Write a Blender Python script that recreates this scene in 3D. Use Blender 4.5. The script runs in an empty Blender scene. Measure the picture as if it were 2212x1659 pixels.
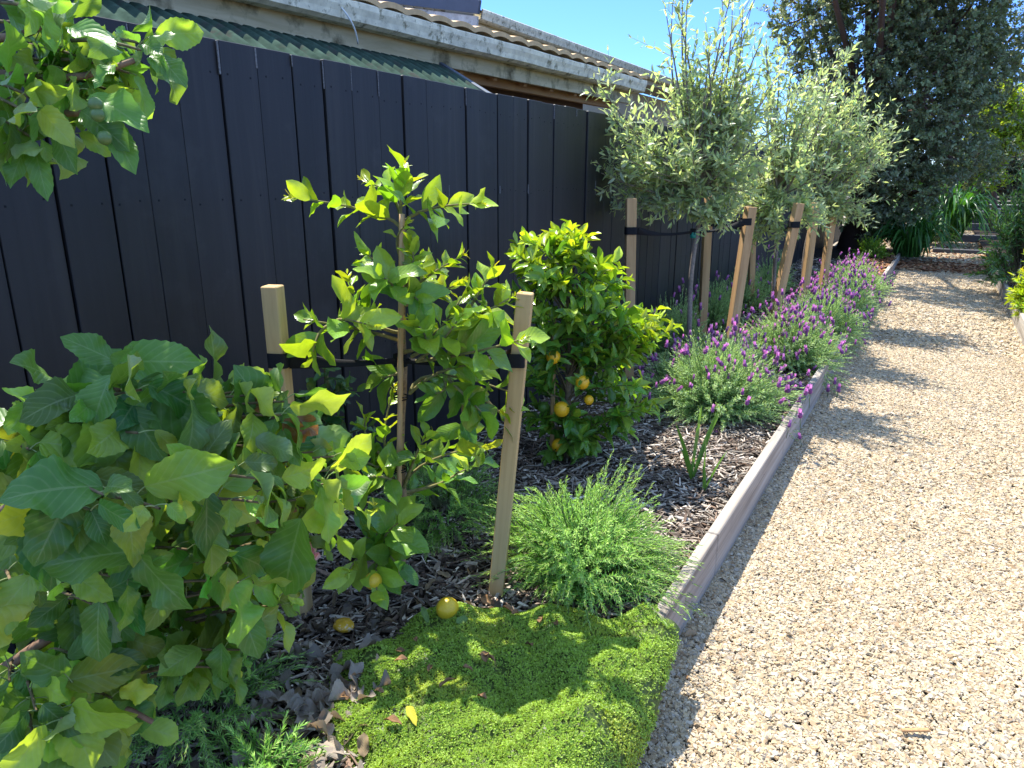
import bpy, math
import numpy as np
from mathutils import Matrix, Vector

# ------------------------------------------------------------------ camera, world, sun, exposure
scene = bpy.context.scene
COL = scene.collection
FPX = 708.0
PITCH = math.atan(204 / FPX)
YAW = math.atan(434.7 / (FPX / math.cos(PITCH)))
HD = np.array([-math.sin(YAW), math.cos(YAW), 0.0])
RT = np.array([math.cos(YAW), math.sin(YAW), 0.0])
FW = HD * math.cos(PITCH) - np.array([0, 0, math.sin(PITCH)])
UPV = HD * math.sin(PITCH) + np.array([0, 0, math.cos(PITCH)])
CAM = np.array([0.0, 0.0, 1.5])

cam_data = bpy.data.cameras.new("camera")
cam_data.sensor_width = 36.0
cam_data.lens = FPX / 1024 * 36.0
cam_data.clip_start = 0.05
cam_data.clip_end = 600.0
cam = bpy.data.objects.new("camera", cam_data)
COL.objects.link(cam)
cam.matrix_world = Matrix(((RT[0], UPV[0], -FW[0], CAM[0]), (RT[1], UPV[1], -FW[1], CAM[1]),
                           (RT[2], UPV[2], -FW[2], CAM[2]), (0, 0, 0, 1)))
scene.camera = cam

SUNDIR = np.array([-0.50, 0.22, 1.0])          # towards the sun
SUNDIR /= np.linalg.norm(SUNDIR)
SUN_EL = math.asin(SUNDIR[2])
SUN_AZ = math.atan2(SUNDIR[0], SUNDIR[1])
world = bpy.data.worlds.new("World")
scene.world = world
world.use_nodes = True
wn = world.node_tree
for n in list(wn.nodes):
    wn.nodes.remove(n)
w_out = wn.nodes.new("ShaderNodeOutputWorld")
w_bg = wn.nodes.new("ShaderNodeBackground")
w_sky = wn.nodes.new("ShaderNodeTexSky")
w_sky.sky_type = 'NISHITA'
w_sky.sun_disc = False
w_sky.sun_elevation = SUN_EL
w_sky.sun_rotation = SUN_AZ
w_sky.air_density = 1.0
w_sky.dust_density = 0.0
w_sky.ozone_density = 3.0
w_bg.inputs["Strength"].default_value = 0.15
w_tint = wn.nodes.new("ShaderNodeMix"); w_tint.data_type = 'RGBA'; w_tint.blend_type = 'MULTIPLY'
w_tint.inputs[0].default_value = 1.0
w_tc = wn.nodes.new("ShaderNodeTexCoord"); w_sep = wn.nodes.new("ShaderNodeSeparateXYZ"); wn.links.new(w_tc.outputs["Generated"], w_sep.inputs[0])
w_rmp = wn.nodes.new("ShaderNodeValToRGB"); wn.links.new(w_sep.outputs[2], w_rmp.inputs[0])
for el, (p_, c_) in zip(w_rmp.color_ramp.elements, ((.22, (.21, .32, .60, 1)), (.62, (1.2, 1.04, .90, 1)))): el.position = p_; el.color = c_
w_mp = wn.nodes.new("ShaderNodeMapping"); w_mp.inputs["Scale"].default_value = (1.0, 1.0, 3.2); wn.links.new(w_tc.outputs["Generated"], w_mp.inputs[0])
w_nz = wn.nodes.new("ShaderNodeTexNoise"); w_nz.inputs["Scale"].default_value = 5.0; w_nz.inputs["Detail"].default_value = 7; w_nz.inputs["Roughness"].default_value = .6; wn.links.new(w_mp.outputs[0], w_nz.inputs["Vector"])
w_cl = wn.nodes.new("ShaderNodeValToRGB"); wn.links.new(w_nz.outputs[0], w_cl.inputs[0])
for el, (p_, c_) in zip(w_cl.color_ramp.elements, ((.58, (0, 0, 0, 1)), (.85, (.35, .35, .35, 1)))): el.position = p_; el.color = c_
w_mix = wn.nodes.new("ShaderNodeMix"); w_mix.data_type = 'RGBA'; w_mix.inputs[7].default_value = (1.0, 1.0, 1.0, 1)
wn.links.new(w_cl.outputs[0], w_mix.inputs[0]); wn.links.new(w_rmp.outputs[0], w_mix.inputs[6]); wn.links.new(w_mix.outputs[2], w_tint.inputs[7])
wn.links.new(w_sky.outputs[0], w_tint.inputs[6]); wn.links.new(w_tint.outputs[2], w_bg.inputs[0])
wn.links.new(w_bg.outputs[0], w_out.inputs[0])

sun_data = bpy.data.lights.new("sun", 'SUN')
sun_data.energy = 2.9
sun_data.angle = math.radians(0.53)
sun_data.color = (1.0, 0.95, 0.87)
sun = bpy.data.objects.new("sun", sun_data)
COL.objects.link(sun)
sun.rotation_euler = Vector(SUNDIR).to_track_quat('Z', 'Y').to_euler()
sun.location = (-6, 6, 12)

scene.view_settings.view_transform = 'Standard'
scene.view_settings.look = 'None'
scene.view_settings.gamma = 1.0
scene.view_settings.exposure = 1.95
scene.cycles.use_denoising = True
scene.cycles.max_bounces = 8
scene.cycles.diffuse_bounces = 4
scene.cycles.glossy_bounces = 3
scene.cycles.transmission_bounces = 6
scene.cycles.transparent_max_bounces = 6

# ------------------------------------------------------------------ photo-ray helpers (photo seen 2212 wide)
def ray(sx, sy):
    d = FW * FPX + RT * (sx * 1024 / 2212 - 512) + UPV * (384 - sy * 1024 / 2212)
    return d / np.linalg.norm(d)
def onz(sx, sy, z):
    d = ray(sx, sy); return CAM + d * ((z - CAM[2]) / d[2])
def onx(sx, sy, x):
    d = ray(sx, sy); return CAM + d * (x / d[0])
def ony(sx, sy, y):
    d = ray(sx, sy); return CAM + d * (y / d[1])
def vp(sx, sy, P0, off=0.0):
    """point on the upright plane through P0 that faces the viewer, pushed back by off metres"""
    d = ray(sx, sy); k = (np.asarray(P0)[:2] @ HD[:2] + off) / (d @ HD); return CAM + d * k

# ------------------------------------------------------------------ mesh building
def rng(seed): return np.random.default_rng(seed)
def nrm(a):
    return a / np.maximum(np.linalg.norm(a, axis=-1, keepdims=True), 1e-9)

class MB:
    def __init__(s): s.V = []; s.F = []; s.C = []; s.U = []; s.M = []; s.n = 0; s.flat = False
    def add(s, V, F, col=(.5, .5, .5), uv=None, mi=0):
        V = np.asarray(V, float).reshape(-1, 3); k = len(V)
        col = np.asarray(col, float)
        if col.ndim == 1: col = np.tile(col[:3], (k, 1))
        if uv is None: uv = np.zeros((k, 2))
        s.V.append(V); s.C.append(col); s.U.append(uv)
        Fs = F if isinstance(F, list) else [F]
        for f in Fs:
            f = np.asarray(f, int)
            if len(f):
                s.F.append(f + s.n); s.M.append(np.full(len(f), mi))
        s.n += k
    def build(s, name, mats, parent=None, smooth=None, loc=None):
        V = np.concatenate(s.V)
        o0 = np.zeros(3)
        if parent is not None: o0 = np.array(parent['_w'])
        elif loc is not None: o0 = np.asarray(loc, float)
        V = V - o0
        if smooth is None: smooth = not s.flat
        loops = np.concatenate([f.ravel() for f in s.F])
        sizes = np.concatenate([np.full(len(f), f.shape[1]) for f in s.F])
        starts = np.concatenate([[0], np.cumsum(sizes)[:-1]])
        me = bpy.data.meshes.new(name)
        me.vertices.add(len(V)); me.vertices.foreach_set("co", V.astype(np.float32).ravel())
        me.loops.add(len(loops)); me.loops.foreach_set("vertex_index", loops.astype(np.int32))
        me.polygons.add(len(sizes)); me.polygons.foreach_set("loop_start", starts.astype(np.int32))
        me.polygons.foreach_set("material_index", np.concatenate(s.M).astype(np.int32))
        C = np.concatenate(s.C); C = np.concatenate([C, np.ones((len(C), 1))], 1)
        at = me.attributes.new("Col", 'FLOAT_COLOR', 'POINT'); at.data.foreach_set("color", C.astype(np.float32).ravel())
        U = np.concatenate(s.U)
        ul = me.uv_layers.new(name="UVMap"); ul.data.foreach_set("uv", U[loops].astype(np.float32).ravel())
        me.polygons.foreach_set("use_smooth", np.full(len(sizes), smooth))
        me.update(); me.validate()
        for m in (mats if isinstance(mats, (list, tuple)) else [mats]): me.materials.append(m)
        o = bpy.data.objects.new(name, me); COL.objects.link(o)
        if parent is not None: o.parent = parent
        else:
            o.location = o0; o['_w'] = list(o0)
        return o

def thing(name, label, cat, loc, group=None):
    o = bpy.data.objects.new(name, None); COL.objects.link(o)
    o.empty_display_size = 0.1
    o.location = [float(v) for v in loc]; o['_w'] = [float(v) for v in loc]
    return tag(o, label, cat, group)
def tag(o, label, cat, group=None, kind=None):
    if label: o['label'] = label
    if cat: o['category'] = cat
    if group: o['group'] = group
    if kind: o['kind'] = kind
    return o

def rotz(a):
    c, s_ = math.cos(a), math.sin(a); return np.array([[c, -s_, 0], [s_, c, 0], [0, 0, 1.]])
def box(mb, c, size, R=None, col=(.5, .5, .5), ch=0.003, mi=0):
    hx, hy, hz = np.asarray(size) / 2.0; mb.flat = True
    ch = min(ch, hx * .45, hy * .45, hz * .45)
    V = []; idx = {}
    for sx in (-1, 1):
        for sy in (-1, 1):
            for sz in (-1, 1):
                for a in range(3):
                    p = [sx * (hx - ch), sy * (hy - ch), sz * (hz - ch)]
                    p[a] = (sx * hx, sy * hy, sz * hz)[a]
                    idx[(sx, sy, sz, a)] = len(V); V.append(p)
    V = np.array(V); Q = []; T = []
    for a in range(3):
        b, c2 = (a + 1) % 3, (a + 2) % 3
        for s_ in (-1, 1):
            q = []
            for (u, v) in ((-1, -1), (1, -1), (1, 1), (-1, 1)):
                k = [0, 0, 0]; k[a] = s_; k[b] = u; k[c2] = v; q.append(idx[(*k, a)])
            Q.append(q if s_ > 0 else q[::-1])
        for u in (-1, 1):
            for v in (-1, 1):
                k0 = [0, 0, 0]; k0[a] = -1; k0[b] = u; k0[c2] = v
                k1 = list(k0); k1[a] = 1
                Q.append([idx[(*k0, b)], idx[(*k1, b)], idx[(*k1, c2)], idx[(*k0, c2)]])
    for sx in (-1, 1):
        for sy in (-1, 1):
            for sz in (-1, 1): T.append([idx[(sx, sy, sz, 0)], idx[(sx, sy, sz, 1)], idx[(sx, sy, sz, 2)]])
    def fix(F):
        out = []
        for f in F:
            p = V[f]; n = np.cross(p[1] - p[0], p[2] - p[0])
            out.append(f if n @ p.mean(0) > 0 else f[::-1])
        return out
    if R is not None: W = V @ np.asarray(R).T
    else: W = V
    mb.add(W + np.asarray(c), [np.array(fix(Q)), np.array(fix(T))], col, mi=mi)
def beam(mb, p0, p1, w, h, col=(.5, .5, .5), ch=0.003, up=(0, 0, 1), twist=0.0):
    """square timber from p0 to p1; w across, h along 'up'"""
    p0 = np.asarray(p0, float); p1 = np.asarray(p1, float); d = p1 - p0; L = np.linalg.norm(d); d /= L
    x = nrm(np.cross(d, np.asarray(up, float))); z = np.cross(x, d)
    if twist:
        x, z = x * math.cos(twist) + z * math.sin(twist), -x * math.sin(twist) + z * math.cos(twist)
    box(mb, (p0 + p1) / 2, (w, L, h), np.stack([x, d, z], 1), col, ch)
def tube(mb, P, r, sides=8, col=(.3, .25, .2), cap=True, mi=0):
    P = np.asarray(P, float); n = len(P); r = np.broadcast_to(np.asarray(r, float), (n,))
    T = nrm(np.gradient(P, axis=0)); ref = np.array([.13, .31, .94]) if abs(T[0][2]) < .8 else np.array([.97, .2, .1])
    X = nrm(np.cross(T, ref)); Y = np.cross(T, X)
    a = np.linspace(0, 2 * np.pi, sides, endpoint=False)
    V = P[:, None] + r[:, None, None] * (np.cos(a)[None, :, None] * X[:, None] + np.sin(a)[None, :, None] * Y[:, None])
    i = np.arange(n - 1)[:, None] * sides; j = np.arange(sides)[None]; k = (j + 1) % sides
    F = np.stack([i + j, i + k, i + sides + k, i + sides + j], -1).reshape(-1, 4)
    Fs = [F]
    if cap:
        c = np.stack([np.zeros(sides - 2, int), np.arange(2, sides), np.arange(1, sides - 1)], 1)
        Fs += [c, c[:, ::-1] + (n - 1) * sides]
    col = np.asarray(col, float)
    if col.ndim == 2: col = np.repeat(col, sides, 0)
    mb.add(V.reshape(-1, 3), Fs, col, mi=mi)
def ball(mb, c, r, col, nu=16, nv=10, shape=None, seed=0, bump=0.0):
    u = np.linspace(0, 2 * np.pi, nu, endpoint=False); v = np.linspace(0, np.pi, nv)
    U, Vv = np.meshgrid(u, v); D = np.stack([np.sin(Vv) * np.cos(U), np.sin(Vv) * np.sin(U), np.cos(Vv)], -1)
    rr = np.ones_like(U)
    if shape is not None: rr = shape(Vv)
    if bump: rr = rr + rng(seed).normal(0, bump, rr.shape) * np.sin(Vv)
    P = np.asarray(c) + D * (rr * r)[..., None]
    i = np.arange(nv - 1)[:, None] * nu; j = np.arange(nu)[None]; k = (j + 1) % nu
    F = np.stack([i + j, i + nu + j, i + nu + k, i + k], -1).reshape(-1, 4)
    mb.add(P.reshape(-1, 3), F, col)
def sheet(mb, P, col=(.5, .5, .5)):
    """grid of points (a,b,3) -> quads"""
    a, b = P.shape[:2]
    i = np.arange(a - 1)[:, None] * b; j = np.arange(b - 1)[None]
    F = np.stack([i + j, i + b + j, i + b + j + 1, i + j + 1], -1).reshape(-1, 4)
    mb.add(P.reshape(-1, 3), F, col)

# ------------------------------------------------------------------ leaves and shoots
def leaf_tmpl(nseg, ncross, kind):
    t = np.linspace(0, 1, nseg + 1)
    if kind == 'ovate':     w = np.sin(np.pi * np.clip(t, 0, 1) ** .90) ** .60; w = w / w.max()
    elif kind == 'ellip':   w = np.sin(np.pi * t ** .92) ** .66; w = w / w.max()
    elif kind == 'lance':   w = np.sin(np.pi * t ** .85) ** .75; w = w / w.max()
    elif kind == 'round':   w = np.sin(np.pi * t ** 1.15) ** .6; w = w / w.max()
    else:                   w = np.where(t < .7, 1, (1 - t) / .3)
    w[0] = max(w[0], .05); w[-1] = .03
    if kind == 'ovate': w[-2] *= .6; w[-3] *= .88
    u = np.linspace(-1, 1, ncross + 1)
    X = w[:, None] * u[None] * .5
    if kind == 'ovate': X[1:-1:2, 0] *= .93; X[1:-1:2, -1] *= .93
    Y = np.repeat(t[:, None], ncross + 1, 1)
    UV = np.stack([np.repeat(u[None] * .5 + .5, nseg + 1, 0), Y], -1).reshape(-1, 2)
    i = np.arange(nseg)[:, None] * (ncross + 1); j = np.arange(ncross)[None]
    F = np.stack([i + j, i + j + 1, i + ncross + 2 + j, i + ncross + 1 + j], -1).reshape(-1, 4)
    return X.ravel(), Y.ravel(), UV, F
T_APPLE = leaf_tmpl(19, 6, 'ovate'); T_CITRUS = leaf_tmpl(6, 4, 'ellip'); T_OLIVE = leaf_tmpl(3, 2, 'lance')
T_NEEDLE = leaf_tmpl(2, 1, 'needle'); T_ROUND = leaf_tmpl(3, 2, 'round'); T_STRAP = leaf_tmpl(9, 2, 'lance'); T_TINY = leaf_tmpl(2, 2, 'round')

def add_leaves(mb, P, D, U, L, W, col, tmpl, bend=0.3, fold=0.15, wave=0.0, rg=None, mi=0, edgecol=None):
    P = np.asarray(P).reshape(-1, 3); n = len(P)
    if n == 0: return
    D = nrm(np.asarray(D).reshape(-1, 3)); U = np.asarray(U).reshape(-1, 3)
    S = nrm(np.cross(D, U)); N = np.cross(S, D)
    L = np.broadcast_to(L, (n,)); W = np.broadcast_to(W, (n,)); bend = np.broadcast_to(bend, (n,)); fold = np.broadcast_to(fold, (n,))
    X, Y, UV, F = tmpl; k = len(X)
    x = X[None] * W[:, None]
    y = L[:, None] * (Y[None] - (bend[:, None] ** 2) * Y[None] ** 3 / 6)
    z = -L[:, None] * bend[:, None] * Y[None] ** 2 / 2 + np.abs(x) * fold[:, None] * 2
    if wave and rg is not None:
        ph = rg.uniform(0, 6.28, (n, 1)); fr = rg.uniform(5, 11, (n, 1))
        z = z + wave * W[:, None] * np.sin(Y[None] * fr + ph + np.sign(X)[None] * 1.1) * np.abs(X)[None] * 2
        z = z + wave * .5 * W[:, None] * np.sin(ph * 3) * X[None] * 2
    V = P[:, None] + x[..., None] * S[:, None] + y[..., None] * D[:, None] + z[..., None] * N[:, None]
    Fs = (np.arange(n)[:, None, None] * k + F[None]).reshape(-1, 4)
    col = np.asarray(col, float)
    C = np.broadcast_to(col[:, None] if col.ndim == 2 else col[None, None], (n, k, 3)).copy()
    if edgecol is not None:
        m, ec = edgecol; e = (np.abs(UV[:, 0] - .5) > .3) | (UV[:, 1] > .8)
        C[np.ix_(m, e)] = ec
    mb.add(V.reshape(-1, 3), Fs, C.reshape(-1, 3), np.tile(UV, (n, 1)), mi)

def bpos(B, t):
    B0, B1, B2 = B; t = np.asarray(t)[..., None]
    if t.ndim == 2: t = t[None]
    return (1 - t) ** 2 * B0[:, None] + 2 * t * (1 - t) * B1[:, None] + t * t * B2[:, None]
def btan(B, t):
    B0, B1, B2 = B; t = np.asarray(t)[..., None]
    if t.ndim == 2: t = t[None]
    return nrm(2 * (1 - t) * (B1 - B0)[:, None] + 2 * t * (B2 - B1)[:, None] + 1e-9)
def stems(mb, B, r0, r1, col, rings=6, sides=4, mi=0):
    n = len(B[0]); t = np.linspace(0, 1, rings); P = bpos(B, t); T = btan(B, t)
    ref = np.array([.31, .17, .43]); X = nrm(np.cross(T, ref)); Y = np.cross(T, X)
    a = np.linspace(0, 2 * np.pi, sides, endpoint=False)
    r = np.broadcast_to(r0, (n,))[:, None] * (1 - t) + np.broadcast_to(r1, (n,))[:, None] * t
    V = P[:, :, None] + r[:, :, None, None] * (np.cos(a)[:, None] * X[:, :, None] + np.sin(a)[:, None] * Y[:, :, None])
    i = (np.arange(n)[:, None, None] * rings + np.arange(rings - 1)[None, :, None]) * sides; j = np.arange(sides)[None, None]; k = (j + 1) % sides
    F = np.stack([i + j, i + k, i + sides + k, i + sides + j], -1).reshape(-1, 4)
    mb.add(V.reshape(-1, 3), F, col, mi=mi)
def shoot_leaves(mb, B, m, t0, t1, L, W, ang, tmpl, old, young, rg, up=.5, bend=.3, fold=.15, wave=0.0, youngness=None,
                 opposite=False, Ltip=.7, jit=.25, lvar=.2, ypow=1.5, sag=0.0, mi=0, hue=.12, pet=0.0, mbp=None):
    n = len(B[0])
    if opposite:
        h = m // 2; tt = np.repeat(np.linspace(t0, t1, h), 2)
    else: tt = np.linspace(t0, t1, m)
    m = len(tt)
    t = np.clip(tt[None] + rg.normal(0, .3 / m, (n, m)), 0, 1)
    P = bpos(B, t); T = btan(B, t)
    ref = np.array([.31, .17, .43]); X = nrm(np.cross(T, ref)); Y = np.cross(T, X)
    ph = rg.uniform(0, 6.28, (n, 1))
    if opposite: az = ph + np.repeat(np.arange(m // 2) * 1.57, 2)[None] + np.tile([0, np.pi], m // 2)[None]
    else: az = ph + np.arange(m)[None] * 2.4
    az = az + rg.normal(0, jit, (n, m))
    R = np.cos(az)[..., None] * X + np.sin(az)[..., None] * Y
    a = np.radians(ang) * (1 - .45 * tt[None] ** 3) + rg.normal(0, jit * .6, (n, m))
    D = nrm(np.cos(a)[..., None] * T + np.sin(a)[..., None] * R + np.array([0, 0, -sag]) + rg.normal(0, jit * .3, (n, m, 3)))
    Nn = np.sin(a)[..., None] * T - np.cos(a)[..., None] * R + np.array([0, 0, up]) + rg.normal(0, jit * .5, (n, m, 3))
    ls = (1 - (1 - Ltip) * tt[None] ** 2) * (1 + rg.normal(0, lvar, (n, m)).clip(-.5, .5))
    y = np.ones((n, 1)) if youngness is None else np.asarray(youngness)[:, None]
    f = np.clip(y * (tt[None] ** ypow) + rg.normal(0, .12, (n, m)), 0, 1)[..., None]
    C = np.asarray(old) * (1 - f) + np.asarray(young) * f
    C = C * np.clip(1 + rg.normal(0, .16, (n, m, 1)), .5, 1.6) * (1 + rg.normal(0, hue, (n, m, 3)) * np.array([1, .3, .6]))
    fl = lambda a_: a_.reshape(-1, 3)
    if pet:
        Dp = nrm(D + np.array([0, 0, .35 + sag])); Q = P + Dp * pet * rg.uniform(.7, 1.4, (n, m, 1))
        stems(mbp, (fl(P), fl((P + Q) / 2 + np.array([0, 0, pet * .12])), fl(Q)), .0011, .0009, (.26, .33, .13), 4, 4); P = Q
    bend_ = np.clip(bend + rg.normal(0, .25, n * m), -.3, 1.3)
    add_leaves(mb, fl(P), fl(D), fl(Nn), (L * ls).ravel(), (W * ls).ravel() * np.clip(1 + rg.normal(0, .12, n * m), .6, 1.4),
               np.clip(fl(C), .004, .9), tmpl, bend_, fold, wave, rg, mi)

# ------------------------------------------------------------------ materials
def nodes(name):
    m = bpy.data.materials.new(name); m.use_nodes = True; nt = m.node_tree
    for n in list(nt.nodes): nt.nodes.remove(n)
    out = nt.nodes.new("ShaderNodeOutputMaterial"); return m, nt, out
def N(nt, typ, **kw):
    n = nt.nodes.new(typ)
    for k, v in kw.items():
        if k in n.inputs.keys() if hasattr(n.inputs, 'keys') else False: n.inputs[k].default_value = v
        else: setattr(n, k, v)
    return n
def pbsdf(nt, rough=.6, spec=.4):
    b = nt.nodes.new("ShaderNodeBsdfPrincipled"); b.inputs["Roughness"].default_value = rough
    b.inputs["Specular IOR Level"].default_value = spec; return b
def mixc(nt, typ, fac, a, b):
    n = nt.nodes.new("ShaderNodeMix"); n.data_type = 'RGBA'; n.blend_type = typ
    for sock, v in ((n.inputs[0], fac), (n.inputs[6], a), (n.inputs[7], b)):
        if hasattr(v, 'links') or hasattr(v, 'is_linked'): nt.links.new(v, sock)
        else: sock.default_value = (*v, 1) if isinstance(v, (tuple, list)) and len(v) == 3 else v
    return n.outputs[2]
def math_(nt, op, a, b=None, c=None, clamp=False):
    n = nt.nodes.new("ShaderNodeMath"); n.operation = op; n.use_clamp = clamp
    for i, v in enumerate((a, b, c)):
        if v is None: continue
        if hasattr(v, 'is_linked'): nt.links.new(v, n.inputs[i])
        else: n.inputs[i].default_value = v
    return n.outputs[0]
def ramp(nt, fac, stops):
    n = nt.nodes.new("ShaderNodeValToRGB"); nt.links.new(fac, n.inputs[0]); e = n.color_ramp.elements
    while len(e) < len(stops): e.new(.5)
    for el, (p, c) in zip(e, stops): el.position = p; el.color = (*c, 1) if len(c) == 3 else c
    return n.outputs[0]
def noise(nt, vec, scale, detail=3, rough=.55, dist=0.0):
    n = nt.nodes.new("ShaderNodeTexNoise"); n.inputs["Scale"].default_value = scale; n.inputs["Detail"].default_value = detail
    n.inputs["Roughness"].default_value = rough; n.inputs["Distortion"].default_value = dist
    if vec is not None: nt.links.new(vec, n.inputs["Vector"])
    return n.outputs[0]
def objvec(nt, scale=(1, 1, 1), kind="Object"):
    tc = nt.nodes.new("ShaderNodeTexCoord"); mp = nt.nodes.new("ShaderNodeMapping"); mp.inputs["Scale"].default_value = scale
    nt.links.new(tc.outputs[kind], mp.inputs[0]); return mp.outputs[0]
def bump(nt, h, strength, dist, bs):
    n = nt.nodes.new("ShaderNodeBump"); n.inputs["Strength"].default_value = strength; n.inputs["Distance"].default_value = dist
    nt.links.new(h, n.inputs["Height"]); nt.links.new(n.outputs[0], bs.inputs["Normal"]); return n
def attrcol(nt):
    a = nt.nodes.new("ShaderNodeAttribute"); a.attribute_name = "Col"; return a.outputs["Color"]

def leaf_mat(name, rough=.4, spec=.5, transl=.4, vein=0.0, back=None, tint=(1.5, 1.45, .45), nv=8):
    m, nt, out = nodes(name); c = attrcol(nt); b = pbsdf(nt, rough, spec)
    vn = noise(nt, objvec(nt), 60, 2); c = mixc(nt, 'MULTIPLY', .35, c, ramp(nt, vn, [(.3, (.65, .7, .6)), (.7, (1.2, 1.15, 1.1))]))
    tcol = mixc(nt, 'MULTIPLY', 1.0, c, tint)
    if vein:
        uv = nt.nodes.new("ShaderNodeUVMap"); sp = nt.nodes.new("ShaderNodeSeparateXYZ"); nt.links.new(uv.outputs[0], sp.inputs[0])
        au = math_(nt, 'ABSOLUTE', math_(nt, 'SUBTRACT', sp.outputs[0], .5))
        mid = math_(nt, 'LESS_THAN', au, .022)
        ph = math_(nt, 'MULTIPLY', math_(nt, 'SUBTRACT', sp.outputs[1], math_(nt, 'MULTIPLY', au, .62)), nv * 6.283)
        sv = math_(nt, 'POWER', math_(nt, 'ABSOLUTE', math_(nt, 'COSINE', math_(nt, 'MULTIPLY', ph, .5))), 22)
        line = math_(nt, 'MAXIMUM', mid, math_(nt, 'MULTIPLY', sv, .55))
        lighter = mixc(nt, 'MIX', .35, c, (.42, .5, .22))
        c = mixc(nt, 'MIX', math_(nt, 'MULTIPLY', line, vein), c, lighter)
        hh = math_(nt, 'SUBTRACT', math_(nt, 'ABSOLUTE', math_(nt, 'SINE', math_(nt, 'MULTIPLY', ph, .5))), math_(nt, 'MULTIPLY', mid, 1.0))
        hh = math_(nt, 'ADD', hh, math_(nt, 'MULTIPLY', vn, .6))
        bump(nt, hh, .35, .0012, b)
    if back is not None:
        g = nt.nodes.new("ShaderNodeNewGeometry"); c = mixc(nt, 'MIX', g.outputs["Backfacing"], c, mixc(nt, 'MIX', .65, c, back))
    nt.links.new(c, b.inputs["Base Color"])
    tr = nt.nodes.new("ShaderNodeBsdfTranslucent"); nt.links.new(tcol, tr.inputs[0])
    mx = nt.nodes.new("ShaderNodeMixShader"); mx.inputs[0].default_value = transl
    nt.links.new(b.outputs[0], mx.inputs[1]); nt.links.new(tr.outputs[0], mx.inputs[2]); nt.links.new(mx.outputs[0], out.inputs[0])
    return m
def attr_mat(name, rough=.8, spec=.3, nscale=40, var=.5, bstr=.3, bdist=.002, kind="Object", patch=None):
    m, nt, out = nodes(name); c = attrcol(nt); b = pbsdf(nt, rough, spec); v = noise(nt, objvec(nt, kind=kind), nscale, 4)
    c = mixc(nt, 'MULTIPLY', var, c, ramp(nt, v, [(.25, (.45, .45, .45)), (.75, (1.45, 1.4, 1.35))]))
    if patch: c = mixc(nt, 'MULTIPLY', patch[1], c, ramp(nt, noise(nt, objvec(nt), patch[0], 5, .6), [(.3, (.74, .72, .70)), (.65, (1.15, 1.14, 1.12))]))
    nt.links.new(c, b.inputs["Base Color"]); bump(nt, v, bstr, bdist, b); nt.links.new(b.outputs[0], out.inputs[0]); return m
def wood_mat(name, stops, scale=(28, 28, 1.6), rough=.7, spec=.25, bstr=.25, knots=False, stain=None):
    m, nt, out = nodes(name); b = pbsdf(nt, rough, spec); vec = objvec(nt, scale)
    g = noise(nt, vec, 1.0, 6, .6, .6); g2 = noise(nt, objvec(nt, tuple(s * .25 for s in scale)), 1.0, 3)
    c = ramp(nt, math_(nt, 'ADD', math_(nt, 'MULTIPLY', g, .6), math_(nt, 'MULTIPLY', g2, .4)), stops)
    if stain is not None:
        s = ramp(nt, noise(nt, objvec(nt, (1, 1, 1)), stain[0], 5, .65), [(stain[1], (0, 0, 0)), (stain[1] + .18, (1, 1, 1))])
        c = mixc(nt, 'MIX', s, c, stain[2])
    nt.links.new(c, b.inputs["Base Color"]); bump(nt, g, bstr, .003, b); nt.links.new(b.outputs[0], out.inputs[0]); return m
def plain(name, col, rough=.6, spec=.4, metal=0.0, nscale=8, var=.25, stain=None):
    m, nt, out = nodes(name); b = pbsdf(nt, rough, spec); b.inputs["Metallic"].default_value = metal
    v = noise(nt, objvec(nt), nscale, 5, .6)
    c = mixc(nt, 'MULTIPLY', var, col, ramp(nt, v, [(.3, (.5, .5, .5)), (.7, (1.35, 1.35, 1.35))]))
    if stain is not None:
        sc, thr, scol = stain
        s = ramp(nt, noise(nt, objvec(nt), sc, 6, .7), [(thr, (0, 0, 0)), (thr + .12, (1, 1, 1))])
        c = mixc(nt, 'MIX', s, c, scol)
    nt.links.new(c, b.inputs["Base Color"]); bump(nt, v, .15, .004, b); nt.links.new(b.outputs[0], out.inputs[0]); return m

M = {}
M['apple'] = leaf_mat('apple_leaf', .38, .42, .42, vein=.95, back=(.3, .38, .2), nv=8)
M['citrus'] = leaf_mat('citrus_leaf', .27, .55, .38, vein=.45, tint=(1.6, 1.45, .3), nv=9)
M['orange_leaf'] = leaf_mat('orange_leaf', .28, .55, .36, tint=(1.6, 1.45, .3))
M['olive'] = leaf_mat('olive_leaf', .38, .5, .5, back=(.42, .46, .36), tint=(1.35, 1.4, .7))
M['herb'] = leaf_mat('herb_leaf', .55, .3, .3, tint=(1.3, 1.4, .6))
M['cover'] = leaf_mat('ground_cover_leaf', .45, .35, .35, tint=(1.4, 1.4, .4))
M['tree'] = leaf_mat('dark_tree_leaf', .42, .32, .25, back=(.30, .34, .24), tint=(1.4, 1.4, .6))
M['strap'] = leaf_mat('strap_leaf', .38, .5, .35, tint=(1.4, 1.45, .4))
M['bright'] = leaf_mat('bright_leaf', .4, .4, .5, tint=(1.5, 1.4, .35))
M['petal'] = leaf_mat('petal', .5, .3, .4, tint=(1.3, .9, 1.4))
M['dry'] = leaf_mat('dry_leaf', .9, .1, .25, vein=.5, tint=(1.3, 1.0, .6))
M['bark'] = attr_mat('bark', .85, .2, 70, .8, .6, .004)
M['fruit'] = attr_mat('citrus_peel', .38, .5, 260, .18, .25, .0015)
M['stone'] = attr_mat('gravel_stone', .75, .3, 180, .25, .2, .0008, patch=(2.2, .4))
M['chip'] = attr_mat('wood_chip', .85, .15, 120, .6, .4, .001)
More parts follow.
